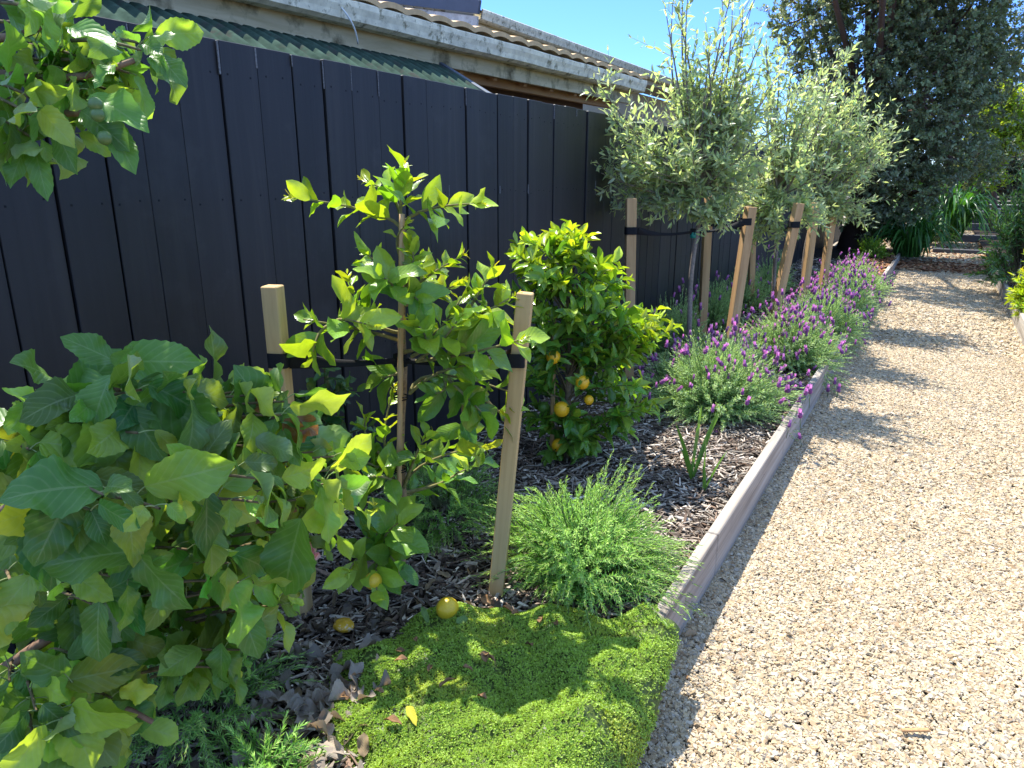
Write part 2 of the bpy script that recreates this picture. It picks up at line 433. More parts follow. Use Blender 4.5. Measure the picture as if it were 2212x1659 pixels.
M['stake'] = wood_mat('stake_pine', [(.3, (.36, .215, .085)), (.5, (.54, .36, .16)), (.72, (.63, .45, .23))], stain=(7, .62, (.24, .17, .09)))
M['stake_old'] = wood_mat('stake_pine_weathered', [(.3, (.32, .18, .08)), (.5, (.50, .31, .145)), (.72, (.58, .40, .21))], stain=(7, .6, (.2, .13, .075)))
M['edging'] = wood_mat('edging_timber', [(.34, (.12, .10, .08)), (.48, (.29, .25, .205)), (.66, (.44, .40, .34))], scale=(30, 1.0, 30), rough=.85, bstr=.5, stain=(3.5, .62, (.24, .21, .18)))
M['paling'] = wood_mat('paling_black_stain', [(.28, (.0075, .0072, .0085)), (.55, (.0145, .0138, .0155)), (.8, (.028, .026, .0255))], scale=(22, 22, .9), rough=.5, spec=.4, bstr=.5, stain=(3.2, .56, (.027, .026, .028)))
_nt = M['paling'].node_tree; _b = [n_ for n_ in _nt.nodes if n_.type == 'BSDF_PRINCIPLED'][0]; _l = _b.inputs["Base Color"].links[0].from_socket
_oi = _nt.nodes.new("ShaderNodeObjectInfo"); _nt.links.new(mixc(_nt, 'MULTIPLY', 1.0, _l, ramp(_nt, _oi.outputs["Random"], [(.0, (.72, .72, .74)), (1.0, (1.4, 1.36, 1.32))])), _b.inputs["Base Color"])
M['rail'] = plain('rail_black_stain', (.008, .009, .012), .7, .2)
M['tie'] = plain('black_webbing', (.012, .012, .014), .75, .2, nscale=300, var=.5)
M['tape'] = plain('teal_tape', (.01, .22, .17), .4, .4)
M['bamboo'] = wood_mat('bamboo', [(.3, (.40, .23, .10)), (.55, (.58, .36, .18)), (.75, (.66, .46, .26))], scale=(20, 20, 3), rough=.5, spec=.4, bstr=.1)

M['web'] = plain('dusty_cobweb', (.17, .17, .18), .9, .1, nscale=160, var=1.0)
m, nt, out = nodes('gravel_bed'); b = pbsdf(nt, .85, .2)
vo = nt.nodes.new("ShaderNodeTexVoronoi"); vo.inputs["Scale"].default_value = 85; nt.links.new(objvec(nt, (1, 1, 1)), vo.inputs["Vector"])
sepc = nt.nodes.new("ShaderNodeSeparateColor"); nt.links.new(vo.outputs["Color"], sepc.inputs[0])
c = ramp(nt, sepc.outputs[0], [(0., (.25, .19, .13)), (.3, (.44, .36, .24)), (.6, (.56, .48, .34)), (.85, (.5, .44, .36)), (1., (.38, .36, .33))])
c = mixc(nt, 'MULTIPLY', .7, c, ramp(nt, vo.outputs["Distance"], [(.25, (1, 1, 1)), (.75, (.12, .1, .08))]))
nt.links.new(c, b.inputs["Base Color"]); bump(nt, math_(nt, 'MULTIPLY', vo.outputs["Distance"], -1.0), .8, .006, b); nt.links.new(b.outputs[0], out.inputs[0]); M['gravel'] = m
m, nt, out = nodes('mulch_soil'); b = pbsdf(nt, .95, .1)
v = noise(nt, objvec(nt, (1, 1, 1)), 45, 6, .7)
nt.links.new(ramp(nt, v, [(.3, (.012, .009, .007)), (.55, (.035, .026, .02)), (.75, (.08, .06, .045))]), b.inputs["Base Color"]); bump(nt, v, .9, .012, b); nt.links.new(b.outputs[0], out.inputs[0]); M['soil'] = m
M['earth'] = plain('earth', (.10, .085, .06), .95, .1, nscale=3, var=.7)

# ------------------------------------------------------------------ setting: ground, path, mulch bed
FX, EX = -2.06, -0.565           # fence face, path face of the left edging
mb = MB(); s_ = 300.0
mb.add([(-s_, -s_, -.06), (s_, -s_, -.06), (s_, s_, -.06), (-s_, s_, -.06)], np.array([[0, 1, 2, 3]]))
tag(mb.build('ground', M['earth'], smooth=False), None, None, kind='structure')
def relief(x0, x1, y0, y1, nx, ny, z, amp, seed):
    rg = rng(seed); X, Y = np.meshgrid(np.linspace(x0, x1, nx), np.linspace(y0, y1, ny), indexing='ij')
    Z = z + amp * (np.sin(X * 3.1 + Y * 2.3) * .5 + np.sin(X * 7.3 - Y * 4.1 + 1) * .3) + rg.normal(0, amp * .15, X.shape)
    return np.stack([X, Y, Z], -1)
mb = MB(); sheet(mb, relief(EX - .02, 1.0, -1.0, 15.2, 24, 200, -.006, .004, 1))
tag(mb.build('gravel_path', M['gravel']), None, None, kind='structure')
mb = MB(); sheet(mb, relief(FX - .02, EX - .03, -1.0, 17.0, 40, 260, .125, .014, 2))
tag(mb.build('mulch_bed', M['soil']), None, None, kind='structure')
mb = MB(); sheet(mb, relief(.86, 6.0, 2.0, 30.0, 40, 120, .12, .02, 3))
tag(mb.build('right_mulch_bed', M['soil']), None, None, kind='structure')
mb = MB(); sheet(mb, relief(-4.0, .86, 15.2, 42.0, 40, 140, .03, .02, 4))
tag(mb.build('far_path', M['gravel']), None, None, kind='structure')

def stones(mb, n, x0, x1, y0, y1, size, seed, z=0.0, pal=None):
    rg = rng(seed)
    c = np.array([[sx, sy, sz] for sz in (-1, 1) for sy in (-1, 1) for sx in (-1, 1)], float)
    V = c[None] * (1 + rg.uniform(-.38, .38, (n, 8, 3))); V[:, 4:, :2] *= rg.uniform(.5, .95, (n, 1, 1))
    s0 = size * np.exp(rg.normal(0, .33, n)).clip(.45, 2.0)
    sc = np.stack([s0 * rg.uniform(.85, 1.35, n), s0 * rg.uniform(.5, .9, n), s0 * rg.uniform(.25, .5, n)], -1) * .5
    V = V * sc[:, None]
    a = rg.uniform(0, 6.28, n); tx = rg.normal(0, .3, n); ty = rg.normal(0, .3, n)
    ca, sa = np.cos(a), np.sin(a)
    Rz = np.zeros((n, 3, 3)); Rz[:, 0, 0] = ca; Rz[:, 0, 1] = -sa; Rz[:, 1, 0] = sa; Rz[:, 1, 1] = ca; Rz[:, 2, 2] = 1
    Rx = np.zeros((n, 3, 3)); Rx[:, 0, 0] = 1; Rx[:, 1, 1] = np.cos(tx); Rx[:, 1, 2] = -np.sin(tx); Rx[:, 2, 1] = np.sin(tx); Rx[:, 2, 2] = np.cos(tx)
    Ry = np.zeros((n, 3, 3)); Ry[:, 1, 1] = 1; Ry[:, 0, 0] = np.cos(ty); Ry[:, 0, 2] = np.sin(ty); Ry[:, 2, 0] = -np.sin(ty); Ry[:, 2, 2] = np.cos(ty)
    V = np.einsum('nij,nkj->nki', Rz @ Rx @ Ry, V)
    P = np.stack([rg.uniform(x0, x1, n), rg.uniform(y0, y1, n), z + rg.uniform(-.3, .55, n) * size * .45], -1)
    V += P[:, None]
    F = np.array([[4, 5, 7, 6], [0, 1, 5, 4], [1, 3, 7, 5], [3, 2, 6, 7], [2, 0, 4, 6]])
    Fs = (np.arange(n)[:, None, None] * 8 + F[None]).reshape(-1, 4)
    C = pal[rg.integers(0, len(pal), n)] * np.clip(1 + rg.normal(0, .14, (n, 1)), .6, 1.35)
    mb.add(V.reshape(-1, 3), Fs, np.repeat(np.clip(C, 0, .85), 8, 0))
GP = np.array([(.44, .37, .26), (.48, .42, .31), (.40, .33, .22), (.52, .47, .37), (.36, .30, .22), (.46, .39, .28), (.37, .34, .29), (.53, .50, .43),
               (.30, .22, .14), (.46, .38, .25), (.34, .32, .29), (.43, .37, .28), (.35, .27, .17), (.49, .43, .32), (.40, .36, .30)])
GP = (GP * .9 + GP.mean(0) * .1) * np.array([.98, .91, .80])
mb = MB()
stones(mb, 118000, EX - .01, .95, .75, 3.6, .0104, 11, .004, GP)
stones(mb, 95000, EX - .01, .88, 3.6, 7.4, .0122, 12, .004, GP)
stones(mb, 40000, EX - .01, .84, 7.4, 15.0, .022, 13, .004, GP)
stones(mb, 9000, -1.5, .86, 15.4, 30.0, .05, 14, .035, GP)
tag(mb.build('gravel_stones', M['stone'], smooth=False), 'cream and buff crushed stone gravel covering the garden path', 'gravel', kind='stuff')

def chips(mb, n, x0, x1, y0, y1, L, W, seed, z, pal, zj=.02, H=.35, mask=None):
    rg = rng(seed); P = np.stack([rg.uniform(x0, x1, n), rg.uniform(y0, y1, n), z + rg.uniform(0, zj, n)], -1)
    if mask is not None: P = P[mask(P)]
    n = len(P); l = L * np.exp(rg.normal(0, .5, n)).clip(.35, 2.2); w = W * np.exp(rg.normal(0, .4, n)).clip(.4, 2.2)
    c = np.array([[sx, sy, sz] for sz in (-1, 1) for sy in (-1, 1) for sx in (-1, 1)], float)
    V = c[None] * (1 + rg.uniform(-.35, .35, (n, 8, 3))) * np.stack([l, w, w * H], -1)[:, None] * .5
    V[..., 1] *= (1 - .5 * np.abs(V[..., 0]) / l[:, None])
    a = rg.uniform(0, 6.28, n); e = rg.normal(0, .22, n); D = np.stack([np.cos(a) * np.cos(e), np.sin(a) * np.cos(e), np.sin(e)], -1)
    S = nrm(np.stack([-np.sin(a), np.cos(a), rg.normal(0, .3, n)], -1)); Nn = np.cross(D, S)
    V = P[:, None] + V[..., 0:1] * D[:, None] + V[..., 1:2] * S[:, None] + V[..., 2:3] * Nn[:, None]
    F = np.array([[4, 5, 7, 6], [0, 1, 5, 4], [1, 3, 7, 5], [3, 2, 6, 7], [2, 0, 4, 6]])
    C = pal[rg.integers(0, len(pal), n)] * np.clip(1 + rg.normal(0, .25, (n, 1)), .4, 1.7)
    mb.add(V.reshape(-1, 3), (np.arange(n)[:, None, None] * 8 + F[None]).reshape(-1, 4), np.repeat(C, 8, 0))
MP = np.array([(.10, .075, .055), (.17, .13, .10), (.27, .215, .165), (.08, .058, .043), (.36, .30, .24), (.15, .10, .07), (.22, .19, .155), (.45, .39, .32), (.07, .052, .04)]) * np.array([1.18, 1.22, 1.26])
mb = MB()
chips(mb, 26000, FX + .02, EX - .05, .6, 5.2, .042, .0075, 21, .125, MP)
chips(mb, 9000, FX + .02, EX - .05, 5.2, 14.0, .06, .012, 22, .125, MP)
chips(mb, 5000, .9, 2.6, 5.0, 16.0, .06, .014, 23, .125, MP)
tag(mb.build('bark_mulch', M['chip'], smooth=False), 'shredded dark bark mulch spread over the garden beds', 'mulch', kind='stuff')
RP = np.array([(.20, .085, .04), (.28, .13, .06), (.14, .06, .03), (.33, .18, .09), (.22, .12, .07), (.4, .27, .15)])
mb = MB()
chips(mb, 5200, -1.2, .9, 13.9, 20.5, .07, .03, 24, .02, RP, .03, .12)
chips(mb, 900, -1.2, -.62, 11.6, 16.5, .07, .03, 25, .14, RP, .02, .12)
tag(mb.build('russet_leaf_litter', M['chip'], smooth=False), 'reddish brown dead leaves strewn over the far end of the path', 'leaf litter', kind='stuff')
mb = MB(); rg = rng(33); n = 90; P = np.stack([EX + .02 + rg.uniform(0, 1, n) ** 2.2 * 1.35, rg.uniform(1.2, 12, n), np.full(n, .014)], -1); a = rg.uniform(0, 6.28, n)
add_leaves(mb, P, np.stack([np.cos(a), np.sin(a), rg.normal(.05, .1, n)], -1), np.stack([rg.normal(0, .3, n), rg.normal(0, .3, n), np.ones(n)], -1), rg.uniform(.015, .045, n), rg.uniform(.006, .018, n),
           np.array([(.22, .13, .07), (.30, .2, .11), (.14, .11, .08), (.2, .22, .1)])[rg.integers(0, 4, n)], T_OLIVE, rg.uniform(-.4, .9, n), .3, .2, rg)
tag(mb.build('path_debris', M['dry']), 'small dead leaves and twigs scattered over the gravel', 'leaf litter', kind='stuff')
def litter_mask(P): return ((P[:, 0] + 1.28) ** 2 / .12 + (P[:, 1] - 1.12) ** 2 / .14 < 1.6)
mb = MB(); rg = rng(31); n = 330
P = np.stack([rg.uniform(-1.75, -.72, n), rg.uniform(.7, 2.05, n), rg.uniform(.14, .165, n)], -1)
a = rg.uniform(0, 6.28, n); D = np.stack([np.cos(a), np.sin(a), rg.normal(.1, .25, n)], -1); U = np.stack([rg.normal(0, .5, n), rg.normal(0, .5, n), np.ones(n)], -1)
pal = np.array([(.20, .17, .15), (.13, .10, .085), (.26, .21, .17), (.10, .075, .06), (.3, .22, .14)])
add_leaves(mb, P, D, U, rg.uniform(.03, .065, n), rg.uniform(.014, .034, n), pal[rg.integers(0, 5, n)] * rg.uniform(.6, 1.25, (n, 1)), T_APPLE, rg.uniform(-.5, 1.2, n), rg.uniform(-.1, .6, n), .25, rg)
n = 60; P = np.stack([rg.normal(-1.22, .10, n), rg.normal(1.08, .14, n), rg.uniform(.15, .18, n)], -1); a = rg.uniform(0, 6.28, n)
D = np.stack([np.cos(a), np.sin(a), rg.normal(.2, .3, n)], -1); U = np.stack([rg.normal(0, .6, n), rg.normal(0, .6, n), np.ones(n)], -1)
add_leaves(mb, P, D, U, rg.uniform(.05, .085, n), rg.uniform(.03, .05, n), np.array([(.36, .30, .25)]) * rg.uniform(.5, 1.2, (n, 1)), T_APPLE, rg.uniform(-.6, 1.2, n), rg.uniform(0, .7, n), .4, rg)
tag(mb.build('dead_leaf_litter', M['dry']), 'curled grey brown dead leaves lying on the mulch by the lemon tree', 'leaf litter', kind='stuff')

# ------------------------------------------------------------------ timber edging
def edging(name, x, runs, z0, ztop, th, label, seed, mat):
    rg = rng(seed); y_first = runs[0][0]; root = thing(name, label, 'garden edging', (x, y_first, 0))
    for (ya, yb) in runs:
        mb = MB(); box(mb, (x, (ya + yb) / 2, (z0 + ztop) / 2), (th, yb - ya - .004, ztop - z0 + rg.normal(0, .002)), rotz(rg.normal(0, .0012)), ch=.004)
        mb.build('board', mat, root)
    return root
edging('timber_edging', EX - .0225, [(-.6, 2.52), (2.52, 6.1), (6.1, 9.7), (9.7, 12.8)], -.05, .19, .045, 'long grey timber board edging between lavender bed and gravel path', 41, M['edging'])
edging('timber_edging', -.58, [(12.86, 15.5)], -.05, .17, .045, 'short timber edging step at the far end of the lavender bed', 42, M['edging'])
edging('timber_edging', .86, [(2.0, 5.2), (5.2, 8.9), (8.9, 12.0), (12.0, 14.8)], -.05, .19, .045, 'timber board edging along the right side of gravel path', 43, M['edging'])
for i, (y, z, x0, x1) in enumerate(((17.4, .12, -.05, 1.1), (20.6, .22, -.9, 1.3), (24.5, .3, .3, 1.8))):
    mb = MB(); box(mb, ((x0 + x1) / 2, y, z - .09), (x1 - x0, .14, .2), rotz(.02 * i), ch=.01)
    tag(mb.build('sleeper_step', wood_mat('sleeper_dark%d' % i, [(.3, (.05, .052, .055)), (.6, (.09, .09, .095)), (.8, (.13, .13, .13))], scale=(1.6, 24, 24), rough=.8), loc=((x0 + x1) / 2, y, 0)),
        ['nearest dark sleeper step across the far path', 'long dark sleeper step below the strappy clump', 'farthest dark sleeper step at the end of the path'][i], 'step', 'sleeper steps on the far path')

# ------------------------------------------------------------------ black paling fence
fence = thing('paling_fence', 'tall black stained timber paling fence along the left side of the bed', 'fence', (FX, 0, .1))
rg = rng(51); y = .30; k = 0
joints = [1.35, 1.49, 1.65, 1.8, 1.96, 2.11, 2.26, 2.42, 2.58, 2.74, 2.9, 3.06]
while y < 19.3:
    nxt = y + rg.uniform(.148, .163) * (1 if y < 10.8 else 1.75)
    for j in joints:
        if abs(nxt - j) < .075 and j > y + .08: nxt = j
    gap = rg.choice([.002, .004, .007, .009], p=[.25, .35, .25, .15])
    w = nxt - y - gap; xo = rg.choice([0, -.006]) + rg.normal(0, .0012)
    mb = MB(); box(mb, (FX - .01 + xo, y + w / 2, 1.0), (.02, w, 1.86 + rg.normal(0, .003)), np.array([[1, 0, 0], [0, 1, rg.normal(0, .0012)], [0, 0, 1.]]), ch=.002)
    for z_ in (1.83, 1.44, .8, .25):
        for f_ in (.2, .78): box(mb, (FX + xo - .0005, y + w * f_ + rg.normal(0, .004), z_ + rg.normal(0, .008)), (.003, .006, .006), ch=.0008, mi=1)
    o = mb.build('paling', [M['paling'], M['rail']], fence)
    y = nxt
for j in joints + [3.37, 3.68, 3.99, 4.3, 4.62, 5.1]:
    mb = MB(); hgt = rg.uniform(.03, .10); z1 = 1.925 - hgt / 2 if rg.uniform() < .8 else 1.45
    box(mb, (FX - .0015, j - .004, z1), (.004, rg.uniform(.003, .007), hgt), rotz(0), ch=.0005); mb.build('cobweb', M['web'], fence)
for z in (1.83, 1.42, .8, .25):
    mb = MB(); box(mb, (FX - .055, 9.9, z), (.045, 19.2, .095)); mb.build('rail', M['rail'], fence)
mb = MB(); box(mb, (FX - .029, 9.9, .96), (.006, 19.2, 1.72), ch=.001); mb.build('light_block', M['rail'], fence)  # unseen sheet, added to stop sun leaking through the paling gaps

# ------------------------------------------------------------------ neighbour's low house behind the fence
M['gutter'] = plain('gutter_weathered', (.84, .76, .56), .7, .2, nscale=14, var=.5, stain=(16, .53, (.26, .23, .14)))
M['fascia'] = wood_mat('fascia_paint', [(.3, (.46, .36, .19)), (.55, (.68, .56, .34)), (.75, (.76, .65, .42))], scale=(22, 2.0, 22), rough=.85, stain=(5.5, .50, (.15, .12, .06)))
M['tile'] = plain('roof_tile', (.62, .42, .22), .8, .2, nscale=18, var=.35)
M['pine'] = wood_mat('rafter_pine', [(.3, (.36, .17, .07)), (.55, (.52, .28, .12)), (.75, (.6, .36, .18))], scale=(18, 2, 18), rough=.75)
M['brown'] = wood_mat('old_beam', [(.3, (.12, .065, .045)), (.55, (.2, .12, .085)), (.75, (.27, .17, .12))], scale=(18, 2, 18), rough=.8)
M['steel'] = plain('green_corrugated_steel', (.050, .080, .060), .95, .0, nscale=9, var=.9, stain=(7, .54, (.060, .062, .052)))
M['cream'] = plain('cream_plaster', (.56, .49, .36), .85, .2, nscale=5, var=.12)
gA, gB = np.array([-2.97, .35, 2.39]), np.array([-2.57, 6.79, 2.39])
gd = nrm(gB - gA); gx = nrm(np.cross(gd, [0, 0, 1.]))           # gx points to the path
if gx[0] < 0: gx = -gx
gL = np.linalg.norm(gB - gA)
h1 = thing('low_house', 'low neighbouring house with wavy cream tiles and weathered gutter over the fence', 'house', (gA + gB) / 2 * [1, 1, 0])
prof = [(-.10, -.005), (-.10, -.10), (-.02, -.105), (.012, -.09), (.018, -.06), (.03, -.03), (.032, -.004), (.024, .004), (.016, -.004), (.014, -.03), (.0, -.06), (-.008, -.088), (-.02, -.092), (-.088, -.088), (-.09, -.005)]
def extrude(mb, prof, p0, p1, ax, n=40, col=(.5,) * 3, wob=0.0, seed=0):
    rg = rng(seed); P = np.array([p0 + (p1 - p0) * t for t in np.linspace(0, 1, n)])
    W = np.stack([P + ax * a + np.array([0, 0, 1.]) * b for a, b in prof + [prof[0]]], 1)
    if wob: W += rg.normal(0, wob, (n, 1, 3)) * [.5, .5, 1]
    sheet(mb, W, col)
mb = MB(); extrude(mb, prof, gA, gB, gx, 40, wob=.0015, seed=3); mb.build('gutter', M['gutter'], h1, smooth=False)
mb = MB(); beam(mb, gA + gx * -.122 + [0, 0, -.105], gB + gx * -.122 + [0, 0, -.105], .03, .185); mb.build('fascia', M['fascia'], h1)
# roof tiles: sheet with waves across and steps up the slope
mb = MB(); ns = 260; nu = 24
ss = np.linspace(-.0, gL, ns); uu = np.linspace(0, 3.2, nu)
S2, U2 = np.meshgrid(ss, uu, indexing='ij')
wave_ = .022 * np.abs(np.sin(S2 * np.pi / .21)) ** .7 + .008 * np.sin(S2 * 1.7)
Pt = gA + gd * S2[..., None] - gx * (U2[..., None] - .03) + np.array([0, 0, 1.]) * (.012 + U2 * math.tan(math.radians(13)) + wave_ + .02 * (1 - (U2 / .33) % 1))[..., None]
sheet(mb, Pt); Pb = Pt.copy(); Pb[..., 2] -= .03; sheet(mb, Pb[:, ::-1])
lip = np.stack([Pt[:, 0], Pb[:, 0]], 1); sheet(mb, lip)
mb.build('roof', M['tile'], h1)
# corrugated lean-to sheet below the fascia
mb = MB(); na, nb = 420, 8
ya = np.linspace(-.2, 3.95, na); tb = np.linspace(0, 1, nb)
A2, T2 = np.meshgrid(ya, tb, indexing='ij')
xa = np.interp(A2, [gA[1], gB[1]], [gA[0], gB[0]]) - .15; za = 2.20
x2 = xa + (-2.19 - xa) * T2; z2 = za + (1.86 - za) * T2 ** 1.3 + .012 * np.sin(A2 * 2 * np.pi / .076)
Pc = np.stack([x2, A2 - .25 * T2, z2], -1); sheet(mb, Pc); Pc2 = Pc.copy(); Pc2[..., 2] -= .004; sheet(mb, Pc2[:, ::-1])
mb.build('corrugated_roof', M['steel'], h1)
mb = MB(); beam(mb, (-2.9, 3.97, 2.22), (-2.22, 3.72, 1.90), .03, .03); mb.build('edge_flashing', plain('flashing', (.10, .12, .15), .6, .3), h1)
# exposed timbers at the open end
for (a0, a1, dx, dz, w, h, mt) in ((.50, .985, -.24, -.205, .045, .075, 'pine'), (.53, .93, -.42, -.245, .05, .11, 'brown')):
    p, q = gA + (gB - gA) * a0 - [0, 0, 0], gA + (gB - gA) * a1
    mb = MB(); beam(mb, p + gx * dx + [0, 0, dz], q + gx * dx + [0, 0, dz], w, h); mb.build('beam', M[mt], h1)
for a0 in (.60, .66, .72, .78, .84, .90, .96):
    p = gA + (gB - gA) * a0
    mb = MB(); beam(mb, p + gx * -.14 + [0, 0, -.17], p + gx * -1.6 + [0, 0, .17], .045, .09); mb.build('rafter', M['pine'], h1)
p = gA + (gB - gA) * .90
mb = MB(); box(mb, p + gx * -.36 + [0, 0, -1.3], (.11, .11, 1.9), rotz(.06)); mb.build('post', M['brown'], h1)
p0, p1 = gA - gd * .2 - gx * 1.5, gB - gx * 1.5
mb = MB(); beam(mb, [p0[0], p0[1], 1.25], [p1[0], p1[1], 1.25], .12, 2.3); mb.build('wall', M['cream'], h1)
# white cable
mb = MB(); q0 = onx(725, 2, -2.83); q3 = onx(773, 95, -2.78)
tt = np.linspace(0, 1, 14)[:, None]; cp = (1 - tt) ** 3 * q0 + 3 * (1 - tt) ** 2 * tt * onx(742, 22, -2.74) + 3 * (1 - tt) * tt ** 2 * onx(770, 50, -2.74) + tt ** 3 * q3
tube(mb, cp, .0045, 6); tag(mb.build('cable', plain('white_cable', (.75, .74, .7), .5, .4), loc=q0), 'thin white cable drooping over the weathered gutter', 'cable')

# ------------------------------------------------------------------ taller cream house further back
hx = -5.0
h2 = thing('cream_house', 'tall cream house with long stained gutter against the blue sky', 'house', (hx - 2, 11, 0))
mb = MB(); extrude(mb, [(a, b * 1.15) for a, b in prof], np.array([hx, 7.75, 3.43]), np.array([hx, 21.0, 3.43]), np.array([1., 0, 0]), 30); mb.build('gutter', M['gutter'], h2, smooth=False)
mb = MB(); box(mb, (hx - .13, 14.4, 3.31), (.03, 13.2, .16)); mb.build('fascia', plain('cream_fascia', (.6, .53, .38), .7, .3, nscale=6, var=.2), h2)
mb = MB(); box(mb, (hx - .42, 14.4, 3.235), (.55, 13.2, .012)); mb.build('soffit', plain('soffit', (.42, .37, .29), .8, .2), h2)
mb = MB(); box(mb, (hx - .75, 14.4, 1.6), (.16, 13.1, 3.2)); mb.build('wall', M['cream'], h2)
mb = MB(); sheet(mb, np.array([[(hx - .05, 7.8, 3.44), (hx - .05, 21, 3.44)], [(hx - 4.5, 7.8, 4.5), (hx - 4.5, 21, 4.5)]], float)); sheet(mb, np.array([[(hx - .05, 7.8, 3.40), (hx - 4.5, 7.8, 4.46)], [(hx - .05, 21, 3.40), (hx - 4.5, 21, 4.46)]], float)); mb.build('roof', plain('dark_roof', (.08, .085, .1), .5, .4), h2)
# gable end: dark barge, pale flashing, grey battened wall
e0 = np.array([hx + .02, 7.70, 3.44]); e1 = np.array([hx - 3.2, 7.62, 4.06])
mb = MB(); beam(mb, e0, e1, .05, .15); mb.build('barge_board', plain('barge_blue_grey', (.07, .085, .12), .45, .4), h2)
mb = MB(); beam(mb, e0 + [-.05, .03, -.15], e1 + [0, .03, -.15], .04, .12); mb.build('flashing', plain('pale_flashing', (.5, .5, .48), .5, .4, nscale=12, var=.6, stain=(20, .55, (.1, .1, .1))), h2)
mb = MB(); box(mb, (hx - 2.6, 7.9, 1.9), (3.9, .1, 3.5))
for i in range(24): box(mb, (hx - .75 - i * .16, 7.835, 1.9), (.03, .03, 3.5))
mb.build('gable_wall', plain('grey_cladding', (.36, .36, .33), .7, .2), h2)

# ------------------------------------------------------------------ stakes
def stake(p0, p1, w, label, mat, twist=0.0, group='timber stakes beside the young trees'):
    p0 = np.asarray(p0, float); p1 = np.asarray(p1, float)
    mb = MB(); d = nrm(p1 - p0); L = np.linalg.norm(p1 - p0)
    z = d; x = nrm(np.cross([0, 1, 0], z)); yv = np.cross(z, x)
    R = np.stack([x, yv, z], 1) @ rotz(twist); mb2 = MB()
    box(mb2, (0, 0, L / 2), (w, w, L), None, ch=.003)
    o = mb2.build('timber_stake', mat, loc=(0, 0, 0)); o.location = p0
    o.rotation_euler = Matrix(R.tolist()).to_euler(); o['_w'] = list(p0)
    return tag(o, label, 'stake', group)
zb = .10
pA = onz(655, 1320, .13); pA1 = vp(588, 617, pA); A0 = pA - nrm(pA1 - pA) * .05
pB = onz(1072, 1280, .13); pB1 = vp(1135, 632, pB, .02); B0 = pB - nrm(pB1 - pB) * .05
stake(A0, pA1, .050, 'pale pine stake with black strap left of the lemon tree', M['stake'], .38)
stake(B0, pB1, .050, 'pale pine stake with black strap right of the lemon tree, beside rosemary', M['stake'], .40)
KS = 2212 / 2500
def st_img(top, bot, P0, w, label, tw=.6):
    t = vp(top[0] * KS, top[1] * KS, P0); b_ = vp(bot[0] * KS, bot[1] * KS, P0); d = b_ - t; k = (t[2] - .08) / -d[2]
    return stake(t + d * k, t, w, label, M['stake_old'], tw), t
OL = [np.array([-1.50, 5.1, .13]), np.array([-1.20, 6.7, .13]), np.array([-1.18, 8.1, .13])]
_, tC = st_img((1541, 484), (1537, 745), (-1.80, 4.62), .066, 'stake against the black fence behind the orange tree', .55)
_, tD = st_img((1731, 478), (1716, 765), (-1.72, 6.25), .066, 'stake standing just behind the first olive trunk')
_, tE = st_img((1833, 505), (1785, 822), (-1.20, 5.45), .068, 'leaning stake with leaf shadows rising from the nearest lavender', .75)
_, tF = st_img((1951, 496), (1893, 759), (-1.0, 6.3), .066, 'strongly leaning stake behind the second lavender', .7)
_, tG = st_img((1992, 495), (1964, 707), (-1.12, 7.6), .066, 'slimmer stake right of the strongly leaning one', .7)
_, tH = st_img((2032, 527), (2013, 665), (-.93, 8.3), .066, 'farthest stake standing at the end of the lavender row', .7)
_, tI = st_img((1838, 560), (1832, 760), (-1.74, 7.9), .06, 'half hidden stake at the fence behind the leaning lavender stake', .6)

# black strap ties
def ribbon(mb, P, w, th=.003, Nn=None, twist=None):
    P = np.asarray(P, float); T = nrm(np.gradient(P, axis=0)); up = np.tile([0, 0, 1.], (len(P), 1))
    S = nrm(np.cross(T, up)); Z = nrm(np.cross(S, T))
    if twist is not None:
        tw = np.asarray(twist)[:, None]; S, Z = S * np.cos(tw) + Z * np.sin(tw), Z * np.cos(tw) - S * np.sin(tw)
    w = np.broadcast_to(w, (len(P),))[:, None] / 2
    Q = np.stack([P + Z * w + S * th, P - Z * w + S * th, P - Z * w - S * th, P + Z * w - S * th, P + Z * w + S * th], 1)
    sheet(mb, Q)
def wrap(mb, p, w, half, h=.045, tw=0.0):
    a = np.linspace(0, 2 * np.pi, 25); r = half / np.maximum(np.abs(np.cos(a)), np.abs(np.sin(a)))
    r = np.minimum(r, half * 1.32) + .004
    P = np.stack([p[0] + r * np.cos(a + tw), p[1] + r * np.sin(a + tw), np.full(25, p[2])], 1)
    Q = np.stack([P + [0, 0, h / 2], P - [0, 0, h / 2]], 1); sheet(mb, Q)
pL = onz(860, 1280, .13)
trunkpt = lambda sy, off=0.0: vp(868 + (860 - 868) * (sy - 480) / 800, sy, pL, off)
def tie(pa, half_a, pt, pb, half_b, label, twa=.4, w=.045, sag=.01):
    mb = MB(); pa = np.asarray(pa); pt = np.asarray(pt); pb = np.asarray(pb)
    wrap(mb, pa, .05, half_a, w, twa); wrap(mb, pt, .02, .014, w * .9)
    t = np.linspace(0, 1, 22)
    for p, h in ((pa, half_a), (pb, half_b)):
        d = nrm(pt - p); s0 = p + d * h * 1.0
        for side in (-1, 1):
            sd = np.cross(d, [0, 0, 1.]) * side
            P = s0 + (pt - s0) * t[:, None] + sd * ((1 - t) ** 2 * h * .8 + .006)[:, None] - np.array([0, 0, 1.]) * (sag * np.sin(np.pi * t))[:, None]
            ribbon(mb, P, w * (.35 + .65 * np.abs(1 - 2 * np.clip(t * .62, 0, .5)) ** 1.5), .0018, twist=.9 * np.sin(np.pi * t) * side)
    if half_b: wrap(mb, pb, .05, half_b, w, twa)
    return tag(mb.build('tree_tie', M['tie'], loc=pt), label, 'tree tie', 'black webbing ties between stakes and trunks')
